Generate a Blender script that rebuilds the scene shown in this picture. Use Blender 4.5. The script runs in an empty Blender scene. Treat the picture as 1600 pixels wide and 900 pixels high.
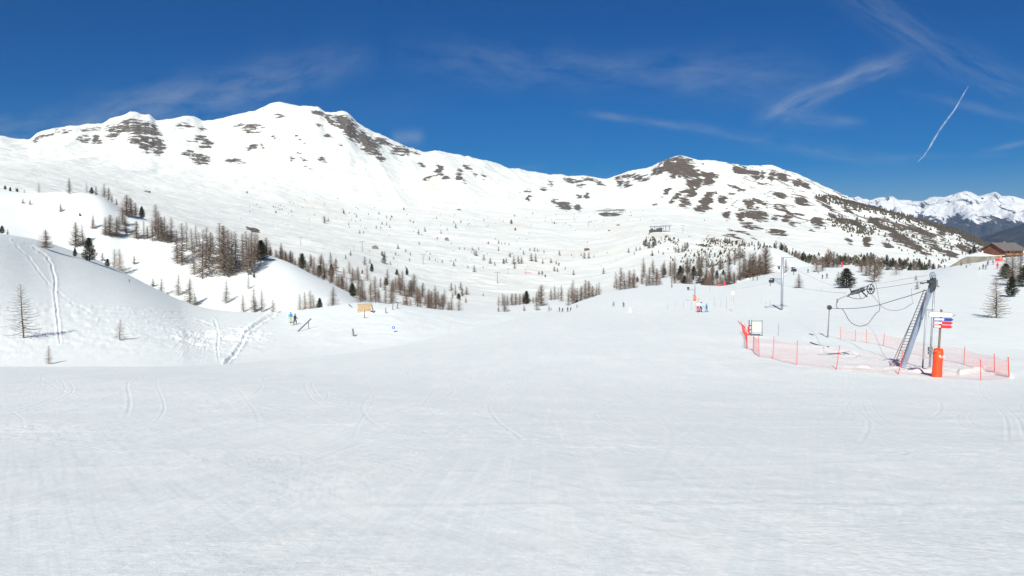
import bpy, bmesh, math, random
import numpy as np
from mathutils import Vector, Matrix
random.seed(7); rng = np.random.default_rng(7)
S = bpy.context.scene; C = S.collection; R = math.radians

# ------------------------------------------------------------------ camera, world, sun, exposure
F = 1250.0; TH = math.atan(60/1250)
cam = bpy.data.objects.new('camera', bpy.data.cameras.new('camera')); C.objects.link(cam)
cam.data.sensor_width = 36; cam.data.lens = 36*F/1600; cam.data.clip_start = .1; cam.data.clip_end = 200000
cam.rotation_euler = (math.pi/2-TH, 0, 0); S.camera = cam
SUN_EL, SUN_D = 36, 11            # sun height; shadows run forward, a little to the right
sd = bpy.data.lights.new('sun', 'SUN'); sd.energy = 4.5; sd.angle = R(.53); sd.color = (1, .975, .89)
sun = bpy.data.objects.new('sun', sd); C.objects.link(sun)
sdir = Vector((math.sin(R(SUN_D))*math.cos(R(SUN_EL)), math.cos(R(SUN_D))*math.cos(R(SUN_EL)), -math.sin(R(SUN_EL))))
sun.rotation_euler = sdir.to_track_quat('-Z', 'Y').to_euler()
S.view_settings.view_transform = 'Standard'; S.view_settings.look = 'None'
S.view_settings.gamma = 1; S.view_settings.exposure = 0.36
try: S.view_settings.use_curve_mapping = False
except Exception: pass
S.cycles.max_bounces = 5; S.cycles.transparent_max_bounces = 12; S.cycles.volume_bounces = 0

W = bpy.data.worlds.new('World'); S.world = W; W.use_nodes = True
N = W.node_tree.nodes; K = W.node_tree.links; N.clear()
def nd(t, **k):
    n = N.new(t)
    for a, b in k.items(): setattr(n, a, b)
    return n
def mth(op, a, b=None, c=None, clamp=False):
    n = nd('ShaderNodeMath', operation=op); n.use_clamp = clamp
    for i, v in enumerate((a, b, c)):
        if v is None: continue
        if hasattr(v, 'links'): K.new(v, n.inputs[i])
        else: n.inputs[i].default_value = v
    return n.outputs[0]
sky = nd('ShaderNodeTexSky', sky_type='NISHITA', sun_disc=False, sun_elevation=R(SUN_EL), sun_rotation=R(180+SUN_D),
         altitude=2200, air_density=1.0, dust_density=.7, ozone_density=3.5)
hs = nd('ShaderNodeHueSaturation'); hs.inputs['Saturation'].default_value = 1.75; hs.inputs['Hue'].default_value = .514; hs.inputs['Value'].default_value = 1
K.new(sky.outputs[0], hs.inputs['Color'])
tc = nd('ShaderNodeTexCoord'); sp = nd('ShaderNodeSeparateXYZ'); K.new(tc.outputs['Generated'], sp.inputs[0])
yy = mth('MAXIMUM', sp.outputs[1], .05)
pk = mth('DIVIDE', sp.outputs[0], yy); ps = mth('DIVIDE', sp.outputs[2], yy)
cv = nd('ShaderNodeCombineXYZ'); K.new(pk, cv.inputs[0]); K.new(ps, cv.inputs[1])
wn = nd('ShaderNodeTexNoise'); K.new(cv.outputs[0], wn.inputs['Vector']); wn.inputs['Scale'].default_value = 9; wn.inputs['Detail'].default_value = 4
def ks(u, v):
    a = (u-800)/F; b = (450-v)/F; d = math.cos(TH)+b*math.sin(TH)
    return a/d, (b*math.cos(TH)-math.sin(TH))/d
clouds = None
def streak(u0, v0, u1, v1, w, st, seed, bend=0.0, stretch=5.0, hard=1.0):
    """a wisp of cirrus between two directions of the sky, broken up by noise drawn out along it"""
    global clouds
    a = Vector(ks(u0, v0)); b = Vector(ks(u1, v1)); d = b-a; L = d.length; d /= L; w = w/F
    dx = mth('SUBTRACT', pk, a.x); dy = mth('SUBTRACT', ps, a.y)
    al = mth('ADD', mth('MULTIPLY', dx, d.x), mth('MULTIPLY', dy, d.y))
    ac = mth('ADD', mth('MULTIPLY', dx, -d.y), mth('MULTIPLY', dy, d.x))
    t = mth('DIVIDE', al, L)
    if bend: ac = mth('ADD', ac, mth('MULTIPLY', mth('MULTIPLY', t, mth('SUBTRACT', 1.0, t)), bend/F*4))
    ac = mth('ADD', ac, mth('MULTIPLY', mth('SUBTRACT', wn.outputs[0], .5), w*1.2))
    q = mth('DIVIDE', ac, w)
    g = mth('EXPONENT', mth('MULTIPLY', mth('MULTIPLY', q, q), -1.0))
    e = mth('MULTIPLY', mth('MULTIPLY', mth('MULTIPLY', t, 5.0, clamp=True), mth('MULTIPLY', mth('SUBTRACT', 1.0, t), 4.0, clamp=True)), g)
    c = nd('ShaderNodeCombineXYZ'); K.new(mth('MULTIPLY', al, 9.0), c.inputs[0]); K.new(mth('MULTIPLY', ac, 9.0*stretch), c.inputs[1]); c.inputs[2].default_value = seed
    n = nd('ShaderNodeTexNoise'); K.new(c.outputs[0], n.inputs['Vector']); n.inputs['Scale'].default_value = 1.6; n.inputs['Detail'].default_value = 6; n.inputs['Roughness'].default_value = .62
    m = nd('ShaderNodeMapRange'); K.new(n.outputs[0], m.inputs[0]); m.inputs[1].default_value = .34 if hard == 1 else .1; m.inputs[2].default_value = .75 if hard == 1 else .6
    o = mth('MULTIPLY', mth('MULTIPLY', e, m.outputs[0]), st)
    clouds = o if clouds is None else mth('ADD', clouds, o)
streak(-150, 238, 600, 80, 34, .42, 1, 16, 3)
streak(380, 205, 720, 150, 22, .05, 2)
streak(600, 82, 1300, 98, 30, .22, 3, 22, 3)
streak(1050, 130, 1320, 110, 26, .12, 4)
streak(1120, 120, 1300, 210, 26, .10, 14)
streak(890, 172, 1130, 203, 6, .34, 5, 3, 3)
streak(1060, 192, 1440, 258, 10, .28, 6, 5, 4)
streak(1170, 205, 1450, 85, 16, .50, 7, -14, 6)
streak(1200, 178, 1360, 194, 10, .22, 8)
streak(1290, -40, 1680, 170, 26, .22, 9, 20, 6)
streak(1400, 135, 1680, 205, 8, .20, 10, 0, 4)
streak(1515, 243, 1660, 208, 4, .34, 11, 0, 3)
streak(1300, 250, 1620, 240, 5, .16, 12, 0, 3)
streak(608, 218, 668, 214, 10, .30, 13, 0, 1.2, 0)
streak(770, 268, 860, 258, 4, .15, 15, 0, 3)
mx = nd('ShaderNodeMixRGB'); K.new(mth('MINIMUM', clouds, .8), mx.inputs[0]); K.new(hs.outputs[0], mx.inputs[1]); mx.inputs[2].default_value = (7.5, 8.6, 9.6, 1)
bg = nd('ShaderNodeBackground'); bg.inputs[1].default_value = .046; K.new(mx.outputs[0], bg.inputs[0])
wo = nd('ShaderNodeOutputWorld'); K.new(bg.outputs[0], wo.inputs[0])

# ------------------------------------------------------------------ materials
def newmat(name):
    m = bpy.data.materials.new(name); m.use_nodes = True; t = m.node_tree; t.nodes.clear()
    o = t.nodes.new('ShaderNodeOutputMaterial'); p = t.nodes.new('ShaderNodeBsdfPrincipled'); t.links.new(p.outputs[0], o.inputs[0])
    return m, t, p
def nz(t, vec, scale, detail=3, rough=.5, dist=0):
    n = t.nodes.new('ShaderNodeTexNoise'); n.inputs['Scale'].default_value = scale; n.inputs['Detail'].default_value = detail
    n.inputs['Roughness'].default_value = rough; n.inputs['Distortion'].default_value = dist
    if vec is not None: t.links.new(vec, n.inputs['Vector'])
    return n.outputs[0]
def mp(t, vec, sc, rot=(0,0,0)):
    n = t.nodes.new('ShaderNodeMapping'); n.inputs['Scale'].default_value = sc; n.inputs['Rotation'].default_value = rot; t.links.new(vec, n.inputs['Vector']); return n.outputs[0]
def mr(t, v, a, b, c=0, d=1):
    n = t.nodes.new('ShaderNodeMapRange'); t.links.new(v, n.inputs[0])
    for i, x in enumerate((a, b, c, d)): n.inputs[i+1].default_value = x
    return n.outputs[0]
def tm(t, op, a, b):
    n = t.nodes.new('ShaderNodeMath'); n.operation = op
    for i, v in enumerate((a, b)):
        if hasattr(v, 'links'): t.links.new(v, n.inputs[i])
        else: n.inputs[i].default_value = v
    return n.outputs[0]
def mixc(t, f, a, b):
    n = t.nodes.new('ShaderNodeMixRGB')
    for i, v in enumerate((f, a, b)):
        if hasattr(v, 'links'): t.links.new(v, n.inputs[i])
        else: n.inputs[i].default_value = v if i == 0 else (*v, 1)
    return n.outputs[0]
def mat(name, col, rough=.6, metal=0, var=.18, scale=6, bump=0):
    m, t, p = newmat(name); tcn = t.nodes.new('ShaderNodeTexCoord')
    n = nz(t, tcn.outputs['Object'], scale, 4)
    f = mr(t, n, .3, .7)
    t.links.new(mixc(t, f, tuple(c*(1-var) for c in col), tuple(min(1, c*(1+var)) for c in col)), p.inputs['Base Color'])
    p.inputs['Roughness'].default_value = rough; p.inputs['Metallic'].default_value = metal
    if bump:
        b = t.nodes.new('ShaderNodeBump'); b.inputs['Distance'].default_value = bump; t.links.new(n, b.inputs['Height']); t.links.new(b.outputs[0], p.inputs['Normal'])
    return m

SNOW = (.80, .845, .85)
def snow_mat():
    m, t, p = newmat('snow'); tcn = t.nodes.new('ShaderNodeTexCoord'); ob = tcn.outputs['Object']
    big = mr(t, nz(t, ob, .035, 4), .35, .7)
    c = mixc(t, big, (.80, .86, .842), (.83, .885, .865))
    scrape_glint = mr(t, nz(t, mp(t, ob, (.6, .14, 1), (0, 0, .3)), 1.1, 7, .7), .5, .66, 0, .7)  # whiter scraped streaks, with snow glints put into the colour
    c = mixc(t, scrape_glint, c, (.93, .94, .885))
    at = t.nodes.new('ShaderNodeAttribute'); at.attribute_name = 'dust'
    c = mixc(t, tm(t, 'MULTIPLY', at.outputs['Fac'], mr(t, nz(t, ob, .8, 5), .35, .65)), c, (.83, .77, .67))
    sc = t.nodes.new('ShaderNodeAttribute'); sc.attribute_name = 'track_shade'  # track relief shaded into the colour: packed grooves darker, berms lighter
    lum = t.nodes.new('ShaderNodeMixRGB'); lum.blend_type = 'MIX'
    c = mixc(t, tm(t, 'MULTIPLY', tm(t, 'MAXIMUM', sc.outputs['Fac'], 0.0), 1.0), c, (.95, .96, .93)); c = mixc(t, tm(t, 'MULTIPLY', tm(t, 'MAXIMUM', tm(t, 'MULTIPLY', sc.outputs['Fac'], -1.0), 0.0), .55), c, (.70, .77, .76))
    crumb = tm(t, 'MULTIPLY', mr(t, nz(t, mp(t, ob, (1, .7, 1)), 15, 3, .6), .55, .63), mr(t, nz(t, mp(t, ob, (.5, .25, 1)), 1, 4, .6), .47, .60))
    c = mixc(t, tm(t, 'MULTIPLY', crumb, .85), c, (.96, .96, .93))
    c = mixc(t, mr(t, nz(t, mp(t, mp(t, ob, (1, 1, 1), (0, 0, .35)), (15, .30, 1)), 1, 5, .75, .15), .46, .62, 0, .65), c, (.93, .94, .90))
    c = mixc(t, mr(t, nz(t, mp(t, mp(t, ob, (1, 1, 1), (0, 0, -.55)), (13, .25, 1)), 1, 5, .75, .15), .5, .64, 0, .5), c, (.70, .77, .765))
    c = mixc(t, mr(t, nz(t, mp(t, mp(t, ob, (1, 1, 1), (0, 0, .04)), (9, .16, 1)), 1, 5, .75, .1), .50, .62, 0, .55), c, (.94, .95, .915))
    t.links.new(c, p.inputs['Base Color']); p.inputs['Roughness'].default_value = .62; p.inputs['Specular IOR Level'].default_value = .25
    a = nz(t, ob, 9, 5, .7); b = nz(t, mp(t, ob, (3.5, 9, 1), (0, 0, .35)), 1, 5, .7, .6); d = nz(t, mp(t, ob, (8, 2.2, 1), (0, 0, -.5)), 1, 5, .65, .6)
    e = nz(t, mp(t, ob, (.5, 1.3, 1), (0, 0, -.2)), 1, 5, .65, .6)
    h = tm(t, 'ADD', tm(t, 'MULTIPLY', a, .035), tm(t, 'ADD', tm(t, 'MULTIPLY', b, .022), tm(t, 'ADD', tm(t, 'MULTIPLY', d, .03), tm(t, 'MULTIPLY', e, .035))))
    bn = t.nodes.new('ShaderNodeBump'); bn.inputs['Distance'].default_value = 1; bn.inputs['Strength'].default_value = .42
    h = tm(t, 'MULTIPLY', h, mr(t, nz(t, mp(t, ob, (.32, .20, 1), (0, 0, .5)), 1, 4, .6), .38, .66, .18, 1.0))
    t.links.new(h, bn.inputs['Height']); t.links.new(bn.outputs[0], p.inputs['Normal'])
    return m
def mountain_mat():
    m, t, p = newmat('mountain_snow_and_rock'); tcn = t.nodes.new('ShaderNodeTexCoord'); ob = tcn.outputs['Object']
    def at(n):
        a = t.nodes.new('ShaderNodeAttribute'); a.attribute_name = n; return a.outputs['Fac']
    st = nz(t, mp(t, ob, (.034, .034, .075)), 1, 8, .76, .3)          # layered cliffs
    pa = nz(t, mp(t, mp(t, ob, (1, 1, 1), (0, -.47, 0)), (.013, .022, .065)), 1, 9, .70, .5)   # thawed patches
    sz = t.nodes.new('ShaderNodeSeparateXYZ'); t.links.new(ob, sz.inputs[0])
    ledge = tm(t, 'SINE', tm(t, 'ADD', tm(t, 'MULTIPLY', sz.outputs[2], .30), tm(t, 'MULTIPLY', nz(t, ob, .011, 4), 16.0)), 0.0)
    st = tm(t, 'ADD', st, tm(t, 'MULTIPLY', ledge, .055))
    fs = mr(t, tm(t, 'ADD', at('strata'), tm(t, 'MULTIPLY', tm(t, 'MULTIPLY', tm(t, 'SUBTRACT', st, .5), 4.2), tm(t, 'MINIMUM', tm(t, 'MULTIPLY', at('strata'), 4.0), 1.0))), .47, .53)
    fp = mr(t, tm(t, 'ADD', at('patch'), tm(t, 'MULTIPLY', tm(t, 'MULTIPLY', tm(t, 'SUBTRACT', pa, .5), 3.6), tm(t, 'MINIMUM', tm(t, 'MULTIPLY', at('patch'), 5.0), 1.0))), .47, .52)
    fr = tm(t, 'MAXIMUM', fs, fp)
    base = mixc(t, mr(t, nz(t, ob, .004, 5), .35, .65), (.80, .83, .79), (.85, .86, .815))
    base = mixc(t, tm(t, 'MULTIPLY', mr(t, nz(t, mp(t, ob, (.006, .0022, .004)), 1, 5, .6), .5, .75), .22), base, (.85, .80, .71))
    base = mixc(t, tm(t, 'MULTIPLY', at('dust'), .5), base, (.78, .69, .56))
    rn = mr(t, nz(t, ob, .06, 7, .7), .3, .7)
    rock = mixc(t, rn, (.075, .066, .055), (.23, .20, .165))
    soil = mixc(t, rn, (.105, .083, .064), (.17, .136, .106))
    c = mixc(t, fr, base, mixc(t, tm(t, 'GREATER_THAN', fs, fp), soil, rock))
    fo = mr(t, tm(t, 'ADD', at('wood'), tm(t, 'MULTIPLY', tm(t, 'SUBTRACT', nz(t, ob, .05, 7, .75), .5), 2.2)), .45, .6)
    c = mixc(t, fo, c, mixc(t, rn, (.045, .042, .035), (.11, .09, .075)))
    t.links.new(c, p.inputs['Base Color']); p.inputs['Roughness'].default_value = .8; p.inputs['Specular IOR Level'].default_value = .15
    b = t.nodes.new('ShaderNodeBump'); b.inputs['Distance'].default_value = 1
    hh = tm(t, 'ADD', tm(t, 'ADD', tm(t, 'MULTIPLY', nz(t, ob, .012, 7, .6), 16), tm(t, 'MULTIPLY', fr, 7.0)), tm(t, 'MULTIPLY', tm(t, 'MULTIPLY', nz(t, mp(t, ob, (.03, .03, .2)), 1, 6, .7), fr), 22))
    t.links.new(hh, b.inputs['Height']); b.inputs['Strength'].default_value = .5; t.links.new(b.outputs[0], p.inputs['Normal'])
    return m
def alps_mat():
    m, t, p = newmat('alpine_range'); tcn = t.nodes.new('ShaderNodeTexCoord'); ob = tcn.outputs['Object']
    a = t.nodes.new('ShaderNodeAttribute'); a.attribute_name = 'snowline'
    f = mr(t, tm(t, 'ADD', a.outputs['Fac'], tm(t, 'MULTIPLY', tm(t, 'SUBTRACT', nz(t, mp(t, ob, (.0045, .0012, .0022)), 1, 10, .76, .3), .5), 3.4)), .47, .52)
    rn = nz(t, ob, .004, 6, .7)
    low = mixc(t, mr(t, rn, .35, .65), (.022, .026, .028), (.075, .07, .06))
    t.links.new(mixc(t, f, low, (.84, .85, .85)), p.inputs['Base Color']); p.inputs['Roughness'].default_value = .9; p.inputs['Specular IOR Level'].default_value = .1
    b = t.nodes.new('ShaderNodeBump'); b.inputs['Distance'].default_value = 220; b.inputs['Strength'].default_value = .8
    t.links.new(nz(t, ob, .002, 8, .62), b.inputs['Height']); t.links.new(b.outputs[0], p.inputs['Normal'])
    return m
M_SNOW, M_MTN, M_ALPS = snow_mat(), mountain_mat(), alps_mat()
M = dict(
 bark=mat('larch_bark', (.10, .08, .068), .9, 0, .3), twig=mat('larch_twigs', (.19, .148, .118), .9, 0, .3, 1.5),
 twigpale=mat('pale_larch_twigs', (.32, .26, .20), .9, 0, .25, 1.5), twigred=mat('brown_larch_twigs', (.205, .142, .108), .9, 0, .25, 1.5),
 needle=mat('pine_needles', (.036, .048, .022), .85, 0, .4, 1.2), needlewarm=mat('dry_pine_needles', (.075, .06, .035), .85, 0, .4, 1.2),
 steel=mat('galvanised_steel', (.34, .37, .41), .45, .35, .15, 3), dark=mat('dark_steel', (.06, .068, .075), .5, .3, .25),
 bluegrey=mat('painted_mast_steel', (.26, .31, .40), .5, .2, .12, 2), rung=mat('ladder_steel', (.10, .10, .105), .6, .2),
 rope=mat('steel_rope', (.075, .08, .085), .5, .3), wood=mat('weathered_wood', (.17, .125, .095), .85, 0, .3, 9),
 oldwood=mat('grey_weathered_timber', (.20, .18, .16), .9, 0, .25, 7), ply=mat('plywood', (.42, .30, .17), .8, 0, .25, 2.5),
 orange=mat('orange_padding', (.86, .075, .012), .55, 0, .08, 3, .02), orangepale=mat('faded_orange_padding', (.82, .17, .07), .6, 0, .1),
 red=mat('red_plastic', (.62, .03, .04), .5, 0, .1), netred=mat('red_net_cord', (.72, .055, .045), .7, 0, .1), blue=mat('blue_sign_paint', (.012, .06, .27), .45, 0, .08),
 white=mat('white_sign_paint', (.80, .80, .78), .5, 0, .03), black=mat('black_lettering', (.03, .03, .03), .6, 0, .1),
 signblue=mat('round_sign_blue', (.01, .10, .42), .45, 0, .05),
 cream=mat('cream_panel', (.60, .58, .48), .7, 0, .06), concrete=mat('retaining_wall_concrete', (.23, .21, .175), .9, 0, .35, .5, .05),
 planks=mat('brown_chalet_boards', (.17, .065, .04), .8, 0, .3, 2), rooft=mat('chalet_roof_tiles', (.15, .13, .125), .85, 0, .2, 2),
 balc=mat('balcony_timber', (.36, .15, .07), .7, 0, .2, 3), glass=mat('dark_window_glass', (.02, .02, .025), .15, 0, .1),
 skin=mat('skin', (.55, .33, .24), .6, 0, .05), grey=mat('grey_metal', (.2, .21, .22), .5, .2, .1), yellow=mat('yellow_fabric', (.75, .42, .05), .7, 0, .1),
 parasol=mat('pale_canvas', (.62, .55, .42), .8, 0, .05),
)
CLOTH = {}
def cloth(c):
    if c not in CLOTH: CLOTH[c] = mat('ski_fabric', c, .75, 0, .12, 8)
    return CLOTH[c]

# ------------------------------------------------------------------ object helpers
def tag(o, label=None, cat=None, group=None, kind=None):
    for k, v in (('label', label), ('category', cat), ('group', group), ('kind', kind)):
        if v: o[k] = v
    return o
class MB:
    def __init__(s): s.v = []; s.f = []; s.m = []
    def add(s, vs, fs, mi=0):
        b = len(s.v); s.v += [tuple(p) for p in vs]; s.f += [tuple(b+i for i in f) for f in fs]; s.m += [mi]*len(fs); return s
    def box(s, x0, x1, y0, y1, z0, z1, mi=0, mat4=None):
        vs = [Vector((x, y, z)) for z in (z0, z1) for y in (y0, y1) for x in (x0, x1)]
        if mat4 is not None: vs = [mat4 @ p for p in vs]
        return s.add(vs, [(0,2,3,1),(4,5,7,6),(0,1,5,4),(2,6,7,3),(0,4,6,2),(1,3,7,5)], mi)
    def tube(s, pts, r, n=8, mi=0, cap=True):
        pts = [Vector(p) for p in pts]; rs = r if isinstance(r, (list, tuple)) else [r]*len(pts); rings = []; pv = None
        for i, p in enumerate(pts):
            d = (pts[min(i+1, len(pts)-1)]-pts[max(i-1, 0)])
            d = d.normalized() if d.length > 1e-9 else Vector((0,0,1))
            a = d.cross(Vector((0,0,1)) if abs(d.z) < .9 else Vector((1,0,0))) if pv is None else pv-d*pv.dot(d)
            a.normalize(); pv = a; b = d.cross(a)
            rings.append([p+(a*math.cos(2*math.pi*j/n)+b*math.sin(2*math.pi*j/n))*rs[i] for j in range(n)])
        vs = [q for ring in rings for q in ring]; fs = []
        for i in range(len(pts)-1):
            for j in range(n): k = (j+1) % n; fs.append((i*n+j, i*n+k, (i+1)*n+k, (i+1)*n+j))
        if cap: fs += [tuple(range(n))[::-1], tuple((len(pts)-1)*n+j for j in range(n))]
        return s.add(vs, fs, mi)
    def torus(s, c, ax, R_, r, n=28, m=6, mi=0):
        ax = Vector(ax).normalized(); a = ax.orthogonal().normalized(); b = ax.cross(a); c = Vector(c)
        vs = []; fs = []
        for i in range(n):
            t = 2*math.pi*i/n; d = a*math.cos(t)+b*math.sin(t)
            for j in range(m):
                q = 2*math.pi*j/m; vs.append(c+d*(R_+r*math.cos(q))+ax*r*math.sin(q))
        for i in range(n):
            for j in range(m): fs.append((i*m+j, ((i+1)%n)*m+j, ((i+1)%n)*m+(j+1)%m, i*m+(j+1)%m))
        return s.add(vs, fs, mi)
    def disc(s, c, ax, r, th, n=20, mi=0):
        ax = Vector(ax).normalized(); c = Vector(c); return s.tube([c-ax*th/2, c+ax*th/2], r, n, mi)
    def prism(s, poly, y0, y1, mi=0, mat4=None):
        n = len(poly); vs = [Vector((x, y0, z)) for x, z in poly]+[Vector((x, y1, z)) for x, z in poly]
        if mat4 is not None: vs = [mat4 @ p for p in vs]
        return s.add(vs, [tuple(range(n)), tuple(range(2*n-1, n-1, -1))]+[(i, i+n, (i+1)%n+n, (i+1)%n) for i in range(n)], mi)
    def mesh(s, name, mats, smooth=False):
        me = bpy.data.meshes.new(name); me.from_pydata(s.v, [], s.f); me.update()
        for m in (mats if isinstance(mats, (list, tuple)) else [mats]): me.materials.append(m)
        me.polygons.foreach_set('material_index', s.m)
        if smooth: me.polygons.foreach_set('use_smooth', [True]*len(s.f))
        return me
    def build(s, name, mats, parent=None, smooth=False, loc=None):
        me = s.mesh(name, mats, smooth)
        o = bpy.data.objects.new(name, me); C.objects.link(o)
        if parent is not None:
            o.parent = parent
            if loc is not None: o.location = loc
        elif loc is not None: o.location = loc
        return o
def empty(name, loc=(0,0,0), rz=0, **k):
    o = bpy.data.objects.new(name, None); C.objects.link(o); o.location = loc; o.rotation_euler = (0,0,rz); o.empty_display_size = .3
    return tag(o, **k)
def copy_tree(o, parent=None):
    c = o.copy(); C.objects.link(c); c.parent = parent
    for ch in o.children: copy_tree(ch, c)
    return c

# ------------------------------------------------------------------ terrain: one height sheet fanned out from the viewpoint
def pchip(x, y, xq_idx, tq):
    """x,y (L,N); rows i=xq_idx (band), tq values of x -> monotone cubic"""
    h = np.diff(x, axis=0); d = np.diff(y, axis=0)/h; m = np.zeros_like(y)
    w1 = 2*h[1:]+h[:-1]; w2 = h[1:]+2*h[:-1]; ok = d[1:]*d[:-1] > 0
    with np.errstate(all='ignore'):
        m[1:-1] = np.where(ok, (w1+w2)/(w1/np.where(ok, d[:-1], 1)+w2/np.where(ok, d[1:], 1)), 0)
    m[0] = d[0]; m[-1] = d[-1]
    i = xq_idx; s = (tq-x[i])/h[i]; s2 = s*s; s3 = s2*s
    return (2*s3-3*s2+1)*y[i]+(s3-2*s2+s)*h[i]*m[i]+(-2*s3+3*s2)*y[i+1]+(s3-s2)*h[i]*m[i+1]
def pchip1(xs, ys, q):
    xs = np.array(xs, float)[:, None]; ys = np.array(ys, float)[:, None]
    idx = np.clip(np.searchsorted(xs[:, 0], q)-1, 0, len(xs)-2); out = np.empty_like(q)
    for b in range(len(xs)-1):
        s = idx == b
        if s.any(): out[s] = pchip(xs, ys, b, q[s][:, None])[:, 0] if False else pchip(np.repeat(xs, 1, 1), ys, b, q[s])[...].reshape(-1)
    return out
_perm = rng.random((256, 256))
def vnoise(x, y):
    xi = np.floor(x).astype(int); yi = np.floor(y).astype(int); fx = x-xi; fy = y-yi
    fx = fx*fx*fx*(fx*(fx*6-15)+10); fy = fy*fy*fy*(fy*(fy*6-15)+10)
    g = lambda a, b: _perm[a & 255, b & 255]
    return ((g(xi, yi)*(1-fx)+g(xi+1, yi)*fx)*(1-fy)+(g(xi, yi+1)*(1-fx)+g(xi+1, yi+1)*fx)*fy)*2-1
def fbm(x, y, o=4, g=.5):
    s = 0; a = 1; t = 0
    for i in range(o): s = s+a*vnoise(x*2**i+17.3*i, y*2**i+9.1*i); t += a; a *= g
    return s/t
def ridged(x, y, o=4):
    s = 0; a = 1; t = 0
    for i in range(o): s = s+a*(1-np.abs(vnoise(x*2**i+31.7*i, y*2**i+5.3*i))*2); t += a; a *= .5
    return s/t

NC = 1320; KK = np.linspace(-.86, .86, NC)
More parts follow.
